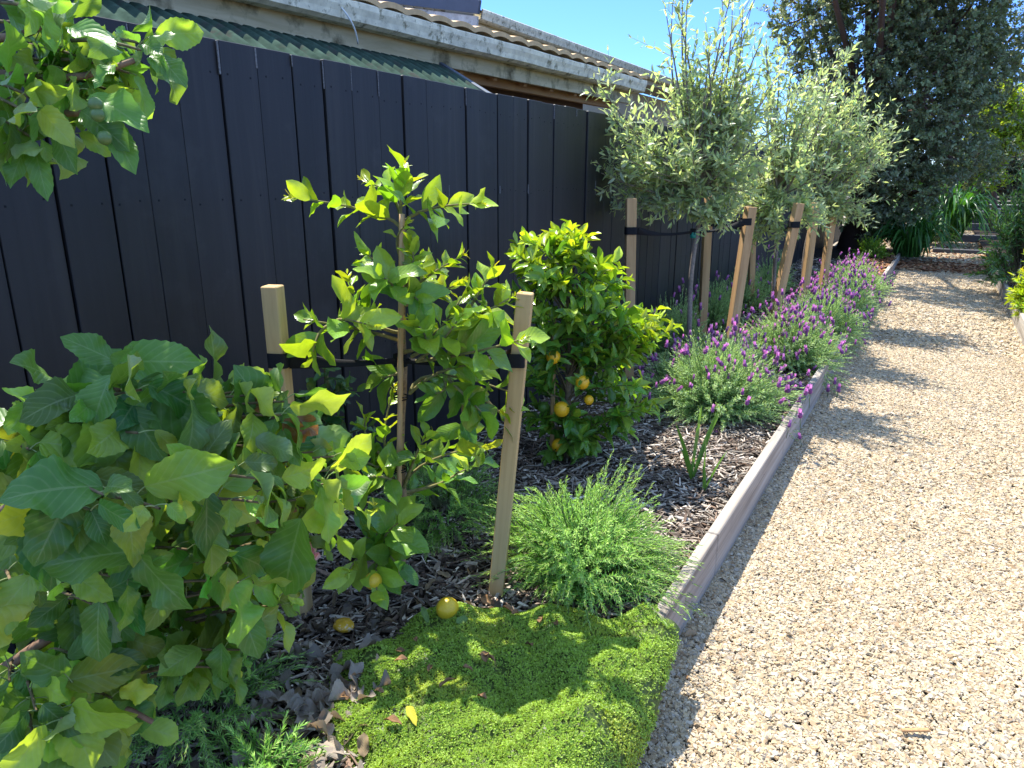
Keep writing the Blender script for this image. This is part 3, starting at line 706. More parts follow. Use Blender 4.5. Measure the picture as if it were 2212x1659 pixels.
tie(vp(606, 775, pA), .0265, trunkpt(778), vp(1115, 775, pB, .01), .0265, 'black webbing tie holding the lemon trunk between two pale stakes')
def olv_tie(pa, ha, pt, pb, hb, label): tie(pa, ha, pt, pb, hb, label, .6, .05, .02)
Pt1 = vp(1692 * KS, 566 * KS, OL[0])
olv_tie(vp(1540 * KS, 563 * KS, (-1.80, 4.62)), .036, Pt1, vp(1818 * KS, 541 * KS, (-1.20, 5.45)), .037, 'black tie from the fence stake to the first olive trunk')
Pt2 = vp(1905 * KS, 560 * KS, OL[1])
olv_tie(vp(1730 * KS, 545 * KS, (-1.72, 6.25)), .036, Pt2, vp(1938 * KS, 548 * KS, (-1.0, 6.3)), .036, 'black tie on the strongly leaning stake by the second olive')

# ------------------------------------------------------------------ lemon tree
def blist(items, P0):
    """items: [(x,y,off) *3] -> bezier arrays through the middle point"""
    p = np.array([[vp(x, y, P0, o) for (x, y, o) in it] for it in items])
    return p[:, 0], 2 * p[:, 1] - .5 * (p[:, 0] + p[:, 2]), p[:, 2]
lem = thing('lemon_tree', 'young staked lemon tree with glossy leaves in front of the black fence', 'lemon tree', pL)
tr = np.array([trunkpt(y, .02) for y in np.linspace(1275, 480, 14)]); tr += rng(5).normal(0, .004, tr.shape)
tr[:, 0] += .012
mbw = MB(); tube(mbw, tr, np.linspace(.014, .007, 14), 8, (.30, .20, .12))
BR = [  # (pts, leaves, L, young)
    ([(866, 500, .02), (815, 462, 0), (645, 428, -.05)], 11, .075, .9), ([(866, 490, .02), (915, 455, 0), (1022, 440, -.05)], 9, .085, 1),
    ([(866, 490, .02), (866, 430, .02), (872, 372, 0)], 8, .085, .8), ([(866, 480, .02), (850, 430, .08), (800, 395, .1)], 5, .07, .8),
    ([(868, 560, .02), (858, 520, -.02), (872, 490, -.05)], 1, .04, .9),
    ([(870, 640, .02), (830, 590, -.03), (795, 550, -.05)], 9, .06, .8), ([(870, 640, .02), (890, 580, -.04), (890, 535, -.06)], 9, .062, .9),
    ([(872, 640, .02), (920, 600, 0), (985, 560, 0)], 10, .055, 1), ([(872, 660, .02), (930, 640, .05), (985, 615, .06)], 9, .06, .9),
    ([(870, 660, .02), (850, 620, -.1), (830, 600, -.15)], 8, .07, .6), ([(872, 650, .02), (880, 620, .1), (910, 560, .14)], 8, .065, .6),
    ([(872, 660, .0), (885, 640, -.08), (905, 650, -.12)], 8, .07, .3),
    ([(872, 720, .0), (800, 690, 0), (755, 610, .02)], 11, .06, .8), ([(872, 720, .02), (810, 700, -.04), (765, 650, -.06)], 9, .065, .5),
    ([(874, 740, .0), (790, 715, -.05), (655, 690, -.12)], 7, .085, .7), ([(720, 700, -.10), (690, 720, -.14), (675, 770, -.18)], 5, .10, .5),
    ([(720, 700, -.10), (740, 690, -.16), (790, 700, -.2)], 4, .085, 1),
    ([(874, 760, 0), (930, 730, -.04), (1000, 640, -.02)], 10, .08, .7), ([(1000, 690, -.02), (1030, 640, 0), (1060, 590, .02)], 7, .06, 1),
    ([(940, 740, -.02), (1020, 690, -.02), (1100, 645, 0)], 9, .085, .8), ([(900, 780, -.02), (950, 740, -.1), (990, 690, -.15)], 10, .07, 1),
    ([(900, 780, -.02), (1000, 765, -.1), (1120, 735, -.2)], 6, .105, .8), ([(890, 770, -.02), (920, 740, -.12), (900, 700, -.16)], 8, .07, .8),
    ([(885, 850, 0), (960, 800, -.04), (1050, 790, -.08)], 9, .07, .5), ([(885, 850, 0), (950, 810, .03), (1110, 850, .02)], 11, .07, .4),
    ([(960, 810, -.02), (1000, 850, -.08), (1040, 890, -.12)], 7, .085, .2), ([(960, 815, -.02), (960, 840, -.05), (940, 850, -.08)], 3, .075, .2),
    ([(1040, 850, .0), (1080, 890, .02), (1110, 880, 0)], 6, .075, .5), ([(1000, 850, 0), (1000, 920, .05), (990, 960, .06)], 6, .07, .2),
    ([(872, 800, .02), (850, 810, 0), (825, 815, -.02)], 3, .085, .3),
    ([(866, 1000, .02), (830, 960, 0), (848, 850, 0)], 8, .055, .8), ([(866, 1010, .02), (800, 960, .04), (790, 900, .06)], 7, .06, .6),
    ([(866, 1060, .0), (820, 1010, -.02), (720, 985, -.03)], 10, .075, .4), ([(866, 1060, .0), (830, 1030, -.1), (770, 1040, -.16)], 9, .08, .5),
    ([(866, 1040, .02), (840, 1000, .06), (760, 960, .1)], 8, .07, .3),
    ([(868, 1060, .02), (920, 1000, .0), (1040, 965, -.02)], 9, .075, .8), ([(868, 1065, .02), (960, 1040, .06), (1005, 1000, .06)], 6, .09, .1),
    ([(870, 1060, .02), (900, 980, -.06), (920, 945, -.08)], 7, .06, .9), ([(868, 1080, .02), (900, 1060, .1), (1040, 1000, .2)], 6, .08, .3),
    ([(866, 1190, .0), (825, 1180, -.08), (808, 1100, -.22)], 6, .06, .8), ([(866, 1200, .0), (830, 1170, -.1), (860, 1130, -.28)], 5, .105, .3),
    ([(866, 1200, .0), (800, 1190, -.1), (755, 1230, -.26)], 6, .08, .8), ([(866, 1200, .0), (820, 1200, -.12), (815, 1290, -.28)], 6, .075, .6),
    ([(866, 1200, .0), (840, 1195, -.1), (870, 1230, -.28)], 4, .085, .2), ([(866, 1180, .0), (820, 1160, -.05), (770, 1170, -.06)], 4, .08, .2),
]
rg = rng(61); mbl = MB()
B = blist([b_[0] for b_ in BR], pL)
stems(mbw, B, .0065, .0022, (.22, .20, .08), 8, 6)
for i, (pts, nl, L, yo) in enumerate(BR):
    Bi = tuple(x[i:i + 1] for x in B)
    shoot_leaves(mbl, Bi, nl + 2, .36, 1.0, L * 1.52, L * .78, 56, T_CITRUS, (.10, .25, .04), (.42, .56, .05), rg, up=.7, bend=.35, fold=.17, wave=.16, youngness=[yo], Ltip=.62, jit=.35, lvar=.22, ypow=.9, hue=.1)
    if yo >= .8:     # small pointed new leaves at the tip
        tp = Bi[2]; Bt = (tp, tp + nrm(tp - Bi[1]) * .015, tp + nrm(tp - Bi[1]) * .03)
        shoot_leaves(mbl, Bt, 7, 0, 1, .026, .008, 40, T_CITRUS, (.33, .40, .03), (.45, .46, .04), rg, up=.2, jit=.3)
mbl.build('crown', M['citrus'], lem); mbw.build('trunk', M['bark'], lem)
def citrus(mb, c, r, col, seed, nip=.12):
    ball(mb, c, r, col, 20, 14, lambda v: 1 + nip * np.exp(-((v - np.pi) / .22) ** 2) + nip * .5 * np.exp(-(v / .2) ** 2), seed, .006)
mb = MB(); citrus(mb, vp(806, 1255, pL, -.23), .027, (.75, .47, .025), 3); mb.build('lemon', M['fruit'], lem)
for (x, y, o) in ((866, 690, -.005), (880, 640, .03)):
    mb = MB(); citrus(mb, vp(x, y, pL, o), .017, (.72, .40, .03), 4); mb.build('lemon', M['fruit'], lem)
# bamboo cane on the lemon trunk
mb = MB(); cz = [trunkpt(y, -.03) for y in np.linspace(1285, 462, 40)]
rr = np.full(40, .0085); rr[[7, 15, 23, 31]] = .0102; tube(mb, cz, rr, 10)
tag(mb.build('bamboo_cane', M['bamboo'], loc=cz[0]), 'bamboo cane tied upright along the lemon trunk', 'cane')
for y in (858, 1013):
    mb = MB(); p = trunkpt(y, -.012); a = np.linspace(0, 2 * np.pi, 17)
    for dz in (-.004, .004):
        tube(mb, np.stack([p[0] + .003 + .021 * np.cos(a), p[1] + .021 * np.sin(a), np.full(17, p[2] + dz)], 1), .0022, 6, cap=False)
    tag(mb.build('wire_tie', M['tie'], loc=p), 'thin black wire loop around cane and trunk, %s' % ('the upper one' if y < 900 else 'the lower one'), 'tie', 'wire loops on the bamboo cane')

# citrus shrub by the fence behind the lemon, shade painted into its leaf colours
pS = np.array([-1.86, 1.72, .13]); cs = thing('citrus_shrub', 'dim narrow citrus shrub in shade at the fence behind the left stake', 'shrub', pS)
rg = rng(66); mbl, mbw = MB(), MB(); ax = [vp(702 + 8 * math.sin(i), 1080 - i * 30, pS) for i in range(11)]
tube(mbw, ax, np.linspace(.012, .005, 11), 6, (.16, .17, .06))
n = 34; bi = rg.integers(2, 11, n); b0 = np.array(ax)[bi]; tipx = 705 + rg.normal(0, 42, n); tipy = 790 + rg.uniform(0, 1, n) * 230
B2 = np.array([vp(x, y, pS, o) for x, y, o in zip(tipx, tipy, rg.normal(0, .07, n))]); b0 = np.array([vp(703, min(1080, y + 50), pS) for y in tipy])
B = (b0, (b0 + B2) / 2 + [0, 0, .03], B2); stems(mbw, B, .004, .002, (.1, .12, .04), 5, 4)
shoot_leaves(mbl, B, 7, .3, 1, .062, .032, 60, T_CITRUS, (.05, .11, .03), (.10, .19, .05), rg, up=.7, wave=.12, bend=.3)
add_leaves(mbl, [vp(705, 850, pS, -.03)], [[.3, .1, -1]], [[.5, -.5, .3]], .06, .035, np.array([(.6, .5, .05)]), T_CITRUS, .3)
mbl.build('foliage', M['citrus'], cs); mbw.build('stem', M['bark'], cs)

# ------------------------------------------------------------------ orange tree with fruit
pO = np.array([-1.50, 3.05, .13]); ot = thing('orange_tree', 'bushy orange tree bearing ripe oranges, between lemon and lavender', 'orange tree', pO)
LOB = [  # cx, cy, rx, ry, off lo, off hi, n, young
    (1185, 555, 80, 55, -.15, .2, 46, 1.0), (1220, 510, 45, 25, -.08, .08, 18, 1.0), (1310, 610, 50, 45, -.12, .15, 24, 1.0), (1200, 640, 75, 60, -.22, .2, 30, .55),
    (1130, 620, 30, 50, -.05, .2, 8, .7), (1300, 700, 90, 60, -.25, .2, 36, .35), (1400, 720, 55, 50, -.2, .1, 22, .8), (1430, 690, 25, 25, -.15, .05, 8, 1.0),
    (1220, 760, 80, 70, -.25, .2, 38, .2), (1330, 790, 80, 60, -.25, .2, 30, .3), (1180, 850, 50, 60, -.15, .2, 16, .25), (1370, 860, 50, 45, -.25, 0, 18, .45),
    (1350, 900, 40, 35, -.2, -.05, 8, .3), (1240, 930, 55, 60, -.2, .1, 26, .25), (1225, 985, 40, 30, -.15, .05, 12, .25), (1150, 720, 30, 50, 0, .2, 12, .5)]
rg = rng(71); mbl, mbw = MB(), MB()
tips = []; yo = []; LOB = [l[:4] + (l[4] * 1.15, l[5] * 1.2, int(l[6] * .66), l[7]) for l in LOB]
for (cx, cy, rx, ry, o0, o1, n, y_) in LOB:
    a = rg.uniform(0, 6.28, n); r = np.sqrt(rg.uniform(.05, 1, n))
    for i in range(n):
        tips.append(vp(cx + 1.12 * rx * r[i] * math.cos(a[i]), cy + 1.05 * ry * r[i] * math.sin(a[i]), pO, rg.uniform(o0, o1))); yo.append(y_)
tips = np.array(tips); yo = np.array(yo); n = len(tips)
cen = np.stack([np.full(n, -1.46), np.full(n, 3.02), np.clip(tips[:, 2] - rg.uniform(.05, .22, n), .3, 1.05)], -1)
b0 = cen * .45 + tips * .55 + rg.normal(0, .02, (n, 3)); b0[:, 2] -= .03
B = (b0, (b0 + tips) / 2 + np.array([0, 0, .025]) + rg.normal(0, .01, (n, 3)), tips)
stems(mbw, B, .0035, .0015, (.13, .16, .05), 5, 4)
kk = rg.choice(n, 60, replace=False); Bm = (cen[kk] * [1, 1, .9], (cen[kk] + b0[kk]) / 2 + [0, 0, .03], b0[kk]); stems(mbw, Bm, .006, .0035, (.16, .12, .07), 6, 5)
tube(mbw, [(-1.46, 3.02, .1), (-1.465, 3.03, .5), (-1.45, 3.02, .9), (-1.46, 3.05, 1.1)], [.018, .016, .011, .007], 8, (.2, .15, .1))
shoot_leaves(mbl, B, 9, .1, 1.0, .096, .037, 58, T_CITRUS, (.11, .27, .045), (.44, .58, .05), rg, up=.7, bend=.35, fold=.32, wave=.14, youngness=yo, Ltip=.6, jit=.4, ypow=.8, hue=.1)
mbl.build('crown', M['orange_leaf'], ot); mbw.build('trunk', M['bark'], ot)
for i, (x, y, o, r) in enumerate(((1195, 771, -.24, .034), (1258, 826, -.27, .033), (1272, 864, -.27, .023), (1213, 884, -.24, .038), (1206, 962, -.17, .034), (1175, 880, -.1, .03))):
    mb = MB(); ball(mb, vp(x, y, pO, o + .055), r, (.82, .45, .014) if i < 5 else (.1, .2, .03), 20, 14, lambda v: 1 - .05 * np.exp(-(v / .3) ** 2), i, .005); mb.build('orange', M['fruit'], ot)
mb = MB(); pc = vp(1197, 690, pO, -.05); box(mb, pc - [0, 0, .45], (.022, .022, .9), rotz(.5)); tag(mb.build('thin_stake', M['stake_old'], loc=pc * [1, 1, 0]), 'thin square stake hidden inside the orange tree', 'stake')

# ------------------------------------------------------------------ apple tree (trunk beyond the left of the picture)
pP = np.array([-1.02, .60, .13]); base = np.array([-1.62, .28, .12])
ap = thing('apple_tree', 'apple tree with broad matt leaves filling the left foreground', 'apple tree', base)
rg = rng(81); mbl, mbw = MB(), MB()
tube(mbw, [base + [0, 0, -.02], base + [.01, .01, .5], base + [-.02, .02, 1.1], base + [.0, .05, 1.7], base + [.05, .12, 2.2]], [.032, .028, .024, .02, .012], 10, (.2, .13, .09))
lob = [  # cx,cy,rx,ry,o0,o1,n
    (190, 900, 150, 90, -.1, .15, 15), (300, 880, 110, 90, -.1, .2, 12), (60, 1050, 90, 130, -.15, .2, 14), (250, 1080, 180, 110, -.2, .25, 26), (480, 1020, 150, 90, -.1, .3, 22),
    (570, 890, 60, 60, .05, .2, 7), (650, 1000, 80, 60, .1, .35, 10), (560, 1130, 120, 90, 0, .3, 18), (690, 1090, 60, 70, .1, .3, 8), (130, 1280, 150, 120, -.2, .2, 22),
    (370, 1250, 150, 110, -.1, .25, 20), (560, 1280, 60, 50, .05, .25, 7), (470, 1400, 50, 60, 0, .15, 7), (200, 1440, 120, 80, -.15, .2, 14), (60, 1560, 110, 110, -.25, .1, 16), (250, 1560, 60, 70, -.1, .1, 6)]
tips = []
for (cx, cy, rx, ry, o0, o1, n) in lob:
    a = rg.uniform(0, 6.28, n); r = np.sqrt(rg.uniform(.02, 1, n))
    for i in range(int(n * .8 + .5)): tips.append(vp(cx + rx * r[i] * math.cos(a[i]), cy + ry * r[i] * math.sin(a[i]), pP, rg.uniform(o0, o1)))
tips = np.array(tips); n = len(tips)
b0 = tips * .62 + np.stack([np.full(n, -1.35), np.full(n, .5), np.clip(tips[:, 2] - .05, .3, 1.1)], -1) * .38; b0[:, 2] -= .01
b0 = tips + (b0 - tips) * np.minimum(1, .17 / np.linalg.norm(b0 - tips, axis=1))[:, None]
B = (b0, (b0 + tips) / 2 + [0, 0, .012], tips)
stems(mbw, B, .0032, .002, (.17, .13, .07), 5, 5)
shoot_leaves(mbl, B, 5, .35, 1, .088, .050, 70, T_APPLE, (.085, .19, .04), (.40, .55, .07), rg, up=.55, bend=.5, fold=.12, wave=.22, sag=.5, Ltip=.75, jit=.42, lvar=.34, ypow=1.6, youngness=rg.uniform(.0, 1.4, n), hue=.18, pet=.022, mbp=mbw)
# crown-top leaves as in the photograph: x, y, tip x, tip y, off, size
hand = [(248, 780, 132, 722, 0, 1.0), (262, 782, 420, 775, 0, 1.05), (258, 790, 268, 740, -.02, .5), (262, 800, 285, 850, -.05, .45), (300, 825, 480, 960, -.03, 1.25), (230, 820, 20, 940, -.02, 1.45),
        (240, 810, 180, 930, -.08, .95), (280, 880, 350, 1000, -.06, 1.05), (580, 905, 515, 790, .1, .6), (590, 900, 605, 850, .1, .35), (595, 905, 570, 960, .06, .75), (600, 900, 690, 905, .1, .75),
        (610, 925, 640, 1010, .06, .65), (300, 1190, 75, 1210, -.18, 1.3), (300, 1200, 400, 1330, -.18, 1.3), (650, 1120, 600, 1300, .02, 1.15), (215, 1300, 200, 1440, -.2, 1.0), (480, 1390, 470, 1500, 0, 1.0), (520, 1310, 560, 1430, 0, .9)]
for (x, y, tx, ty, o, s_) in hand:
    p = vp(x, y, pP, o); q = vp(tx, ty, pP, o - .03); d = q - p; L = max(np.linalg.norm(d), .04)
    u = np.array([.35, -.55, .75]) + rg.normal(0, .25, 3)
    cc = np.array([(.10, .21, .04)]) * rg.uniform(.85, 1.3)
    add_leaves(mbl, [p], [d], [u], L, L * rg.uniform(.52, .66), cc, T_APPLE, .35, .14, .18, rg)
for (x, y, tx, ty, o) in ((585, 875, 520, 880, .08), (615, 905, 660, 960, .07), (640, 900, 690, 940, .08)):
    p = vp(x, y, pP, o); q = vp(tx, ty, pP, o); add_leaves(mbl, [p], [q - p], [[.3, -.6, .6]], np.linalg.norm(q - p), .035, np.array([(.30, .13, .05)]), T_APPLE, .5, .3, .3, rg)
# main limbs reaching into view
for pts, r in (([base + [0, 0, .35], np.array([-1.3, .45, .62]), vp(250, 1190, pP), vp(640, 1100, pP, .15)], .013), ([base + [0, 0, .6], np.array([-1.35, .45, .95]), vp(250, 1040, pP, .03), vp(262, 790, pP)], .012),
               ([base + [0, 0, .3], np.array([-1.3, .4, .5]), vp(150, 1430, pP), vp(330, 1560, pP)], .011), ([vp(330, 1170, pP), vp(450, 1010, pP, .1), vp(560, 940, pP, .1), vp(592, 900, pP, .09)], .007)):
    P = np.array(pts); tt = np.linspace(0, 1, 12)[:, None]; Q = (1 - tt) ** 3 * P[0] + 3 * (1 - tt) ** 2 * tt * P[1] + 3 * (1 - tt) * tt ** 2 * P[2] + tt ** 3 * P[3]
    tube(mbw, Q, np.linspace(r, r * .4, 12), 8, (.22, .14, .09))
# the high branch at the upper left
pU = np.array([-1.16, .62, 1.6]); nst = len(tips)
lobU = [(60, 60, 80, 70, -.1, .1, 7), (130, 170, 120, 60, -.08, .1, 9), (60, 230, 90, 70, -.1, .1, 8), (210, 160, 70, 50, -.05, .1, 7), (110, 280, 90, 50, -.08, .05, 8), (190, 215, 80, 45, -.05, .08, 7), (40, 330, 50, 40, -.08, .05, 4), (300, 120, 50, 30, 0, .08, 4)]
tU = []
for (cx, cy, rx, ry, o0, o1, n) in lobU:
    a = rg.uniform(0, 6.28, n); r = np.sqrt(rg.uniform(.02, 1, n))
    for i in range((n + 1) // 2): tU.append(vp(cx + rx * r[i] * math.cos(a[i]), cy + ry * r[i] * math.sin(a[i]), pU, rg.uniform(o0, o1)))
tU = np.array(tU); root_u = np.array([-1.5, .42, 1.75]); n = len(tU)
b0 = tU + nrm(root_u - tU) * .10; B = (b0, (b0 + tU) / 2 + [0, 0, .01], tU); stems(mbw, B, .003, .002, (.17, .15, .08), 5, 5)
shoot_leaves(mbl, B, 5, .35, 1, .078, .044, 66, T_APPLE, (.13, .29, .06), (.30, .47, .08), rg, up=.5, bend=.5, fold=.15, wave=.22, sag=.45, Ltip=.7, jit=.42, lvar=.22, ypow=1.5, pet=.02, mbp=mbw)
for pts in ([root_u, vp(10, 190, pU, .02), vp(120, 200, pU), vp(290, 130, pU, .03)], [root_u, vp(-20, 120, pU), vp(60, 90, pU), vp(110, 40, pU)], [root_u, vp(0, 230, pU), vp(100, 260, pU), vp(230, 240, pU)], [base + [0, .03, 1.3], base + [.02, .1, 1.6], root_u + [-.05, 0, .05], root_u]):
    P = np.array(pts); tt = np.linspace(0, 1, 10)[:, None]; Q = (1 - tt) ** 3 * P[0] + 3 * (1 - tt) ** 2 * tt * P[1] + 3 * (1 - tt) * tt ** 2 * P[2] + tt ** 3 * P[3]
    tube(mbw, Q, np.linspace(.009, .004, 10), 7, (.22, .15, .1))
# unseen upper crown above the view, added to shade the leaves below
n = 80; c = np.array([-1.75, .78, 2.5]); v = nrm(rg.normal(0, 1, (n, 3))) * rg.uniform(.3, 1, (n, 1)) ** .5 * np.array([.62, .62, .42]); tH_ = c + v
tH_[:, 2] = np.maximum(tH_[:, 2], 2.17)
b0 = tH_ + nrm(c - [0, 0, .3] - tH_) * .16; B = (b0, (b0 + tH_) / 2 + [0, 0, .02], tH_); stems(mbw, B, .004, .002, (.17, .13, .08), 4, 4)
shoot_leaves(mbl, B, 6, .2, 1, .08, .046, 66, T_APPLE, (.085, .19, .035), (.15, .27, .05), rg, up=.6, bend=.45, fold=.15, sag=.2, jit=.4)
for k in range(7):
    q = tH_[k * 9]; tube(mbw, [base + [.02, .06, 1.7], (base + [.02, .06, 1.9] + c) / 2, c + (q - c) * .3, q], [.016, .012, .008, .003], 6, (.2, .13, .09))
for (x, y, tx, ty, s_) in ((335, 118, 396, 166, 1), (330, 110, 350, 150, .7), (300, 92, 268, 58, .6), (310, 95, 340, 105, .6), (225, 255, 286, 352, 1), (195, 205, 304, 256, 1), (75, 320, 96, 416, 1), (55, 320, 15, 392, 1), (120, 270, 150, 360, .9), (150, 60, 238, 78, 1), (175, 240, 265, 300, 1), (20, 290, -10, 385, 1), (250, 140, 200, 175, .8), (110, 215, 60, 290, 1)):
    p = vp(x, y, pU, -.06); q = vp(tx, ty, pU, -.09); d = q - p; L = max(np.linalg.norm(d), .03); u = np.array([.2, -.6, .7]) + rg.normal(0, .35, 3)
    add_leaves(mbl, [p], [d], [u], L * 1.1, L * rg.uniform(.45, .6), np.array([(.12, .26, .05)]) * rg.uniform(.7, 1.5), T_APPLE, .4, .16, .18, rg)
mbl.build('crown', M['apple'], ap); mbw.build('trunk', M['bark'], ap)
for (x, y) in ((211, 248), (226, 298), (206, 225)):
    mb = MB(); ball(mb, vp(x, y, pU, -.1), .0095, (.10, .17, .045), 12, 9); mb.build('green_apple', M['fruit'], ap)
mb = MB()
for (x, y) in ((668, 1180), (672, 1198), (664, 1192)):
    p = vp(x, y, pP, .2); add_leaves(mb, np.tile(p, (4, 1)), rg.normal(0, 1, (4, 3)), rg.normal(0, 1, (4, 3)), .02, .016, np.tile([.75, .45, .45], (4, 1)), T_ROUND, .5, .3)
mb.build('blossom', M['petal'], ap)

# ------------------------------------------------------------------ olive trees
def olive(P0, tips, label, seed, trunk_top, fork, nleaf=10, twigs=5, trunk_r=.02, L=.076):
    rg = rng(seed); root = thing('olive_tree', label, 'olive tree', P0, 'young staked olive trees'); mbl, mbw = MB(), MB()
    trunk_top = np.asarray(trunk_top); P0 = np.asarray(P0)
    tt = np.linspace(0, 1, 14)[:, None]; tr_ = P0 + (trunk_top - P0) * tt + np.stack([np.sin(tt[:, 0] * 9) * .010, np.cos(tt[:, 0] * 7) * .008, 0 * tt[:, 0]], 1); tr_[0, 2] -= .05
    tube(mbw, tr_, np.linspace(trunk_r, trunk_r * .75, 14), 9, np.array([(.24, .20, .165)] * 14) * rg.uniform(.75, 1.2, (14, 1)))
    tips = np.asarray(tips); n = len(tips); f = np.asarray(fork)
    b0 = f + (trunk_top - f) * rg.uniform(0, 1, (n, 1)); hi = np.where(tips[:, 2] > 2.5, .13, .05); mid = b0 * .5 + tips * .5 + np.stack([rg.normal(0, 1, n) * hi, rg.normal(0, 1, n) * hi, np.where(tips[:, 2] > b0[:, 2], -.08, .12) * np.linalg.norm(tips[:, :2] - b0[:, :2], axis=1)], -1)
    B = (b0, mid, tips); d = np.linalg.norm(tips - b0, axis=1)
    stems(mbw, B, np.clip(.006 + d * .006, .005, .013), .0025, (.22, .19, .14), 10, 6)
    old, young = (.34, .41, .25), (.58, .66, .34)
    shoot_leaves(mbl, B, int(nleaf * 2.6), .33, 1, L, L * .28, 52, T_OLIVE, old, young, rg, up=.2, bend=.15, fold=.12, opposite=True, jit=.3, Ltip=.7, hue=.06)
    # side twigs
    k = twigs; t = rg.uniform(.25, .98, (n, k)); P = bpos(B, t).reshape(-1, 3); T = btan(B, t).reshape(-1, 3); m_ = len(P)
    rd = nrm(rg.normal(0, 1, (m_, 3)) + [0, 0, .25]); D = nrm(T * .7 + rd * .9); ln = rg.uniform(.12, .34, (m_, 1)) * np.clip(np.repeat(d, k)[:, None] / .6, .5, 1.2)
    tall = rg.uniform(0, 1, m_) > np.clip((P[:, 2] - 2.05) / .5, 0, .48); P, D, ln = P[tall], D[tall], ln[tall]; ln = ln * np.where(P[:, 2:] > 2.3, .6, 1.0); m_ = len(P)
    B_ = (P, P + D * ln * .55 + rg.normal(0, .01, (m_, 3)), P + D * ln + np.array([0, 0, .02]) + rg.normal(0, .03, (m_, 3)))
    stems(mbw, B_, .0022, .001, (.25, .24, .17), 5, 4)
    shoot_leaves(mbl, B_, int(1.5 * nleaf), .08, 1, L * .97, L * .27, 52, T_OLIVE, old, young, rg, up=.2, bend=.15, fold=.12, opposite=True, jit=.32, Ltip=.65, hue=.06, youngness=rg.uniform(.3, 1.2, m_))
    mbl.build('crown', M['olive'], root); mbw.build('trunk', M['bark'], root)
    return root
def otips(lst, P0, seed):
    rg = rng(seed); out = []
    for (x, y, rx, ry, o0, o1, n) in lst:
        for i in range(max(1, int(n * (.62 if n > 4 else 1)))):
            a = rg.uniform(0, 6.28); r = math.sqrt(rg.uniform(0, 1)); out.append(vp(x + rx * r * math.cos(a), y + ry * r * math.sin(a), P0, rg.uniform(o0, o1)))
    return out
O1 = OL[0]; t1 = vp(1515, 385, O1); f1 = vp(1507, 440, O1)
root = olive(O1, otips([(1275, 368, 8, 6, -.05, .05, 1), (1300, 372, 20, 20, -.2, .1, 3), (1340, 430, 25, 30, -.1, .1, 3), (1400, 455, 40, 25, -.15, .1, 4), (1290, 172, 15, 15, -.1, 0, 1), (1340, 240, 40, 40, -.2, .2, 4),
              (1432, 5, 5, 8, 0, .1, 1), (1450, 20, 15, 30, 0, .1, 2), (1500, -25, 25, 20, -.2, .1, 2), (1570, -15, 25, 20, -.2, .2, 3), (1630, 20, 30, 40, -.1, .2, 4), (1550, 120, 90, 70, -.3, .3, 14), (1630, 130, 50, 70, -.2, .3, 8),
              (1420, 330, 70, 60, -.35, .2, 9), (1470, 230, 40, 40, -.2, .2, 4), (1560, 280, 100, 60, -.35, .3, 12), (1660, 240, 40, 60, -.2, .3, 6), (1360, 330, 40, 40, -.3, .2, 4), (1490, 470, 60, 25, -.25, .1, 5), (1580, 390, 60, 50, -.35, .2, 9), (1560, 480, 40, 20, -.25, 0, 4), (1470, 370, 50, 40, -.3, .2, 5), (1630, 300, 50, 60, -.2, .3, 6)], O1, 4),
      'nearest staked olive tree with tall thin shoots against the sky', 91, t1, f1, 8, 6)
mb = MB(); p = vp(1692 * KS, 574 * KS, O1); tube(mb, [p - [0, 0, .02], p + [0, 0, .02]], .0215, 10); mb.build('tape', M['tape'], root)
O2 = OL[1]; t2 = vp(1690, 420, O2); f2 = vp(1682, 450, O2)
olive(O2, otips([(1660, 210, 70, 90, -.3, .3, 9), (1740, 240, 80, 90, -.4, .3, 14), (1700, 350, 120, 60, -.4, .3, 18), (1650, 455, 80, 45, -.4, .1, 12), (1730, 475, 70, 45, -.4, .1, 11), (1610, 420, 50, 50, -.4, .1, 6), (1640, 510, 25, 25, -.3, -.1, 3), (1600, 330, 40, 70, -.2, .3, 6), (1660, 90, 15, 20, 0, .2, 3), (1700, 110, 20, 30, 0, .2, 2)], O2, 5),
      'middle staked olive tree, its crown tangled between two others', 92, t2, f2, 8, 6, L=.076)
O3 = OL[2]; t3 = vp(1755, 430, O3); f3 = vp(1750, 460, O3)
olive(O3, otips([(1780, 190, 70, 60, -.3, .3, 12), (1820, 250, 100, 80, -.4, .3, 18), (1790, 340, 130, 70, -.45, .3, 22), (1740, 430, 80, 50, -.4, .1, 9), (1880, 330, 50, 50, -.3, .2, 8), (1910, 300, 25, 35, -.3, 0, 4), (1800, 440, 70, 45, -.35, .1, 11), (1860, 430, 40, 40, -.3, .1, 6), (1820, 130, 30, 20, -.1, .1, 3), (1870, 180, 20, 30, -.1, .1, 3), (1720, 300, 50, 60, -.2, .3, 7)], O3, 6),
      'rightmost staked olive tree, spreading over the path in front of the dark tree', 93, t3, f3, 8, 6, L=.08)

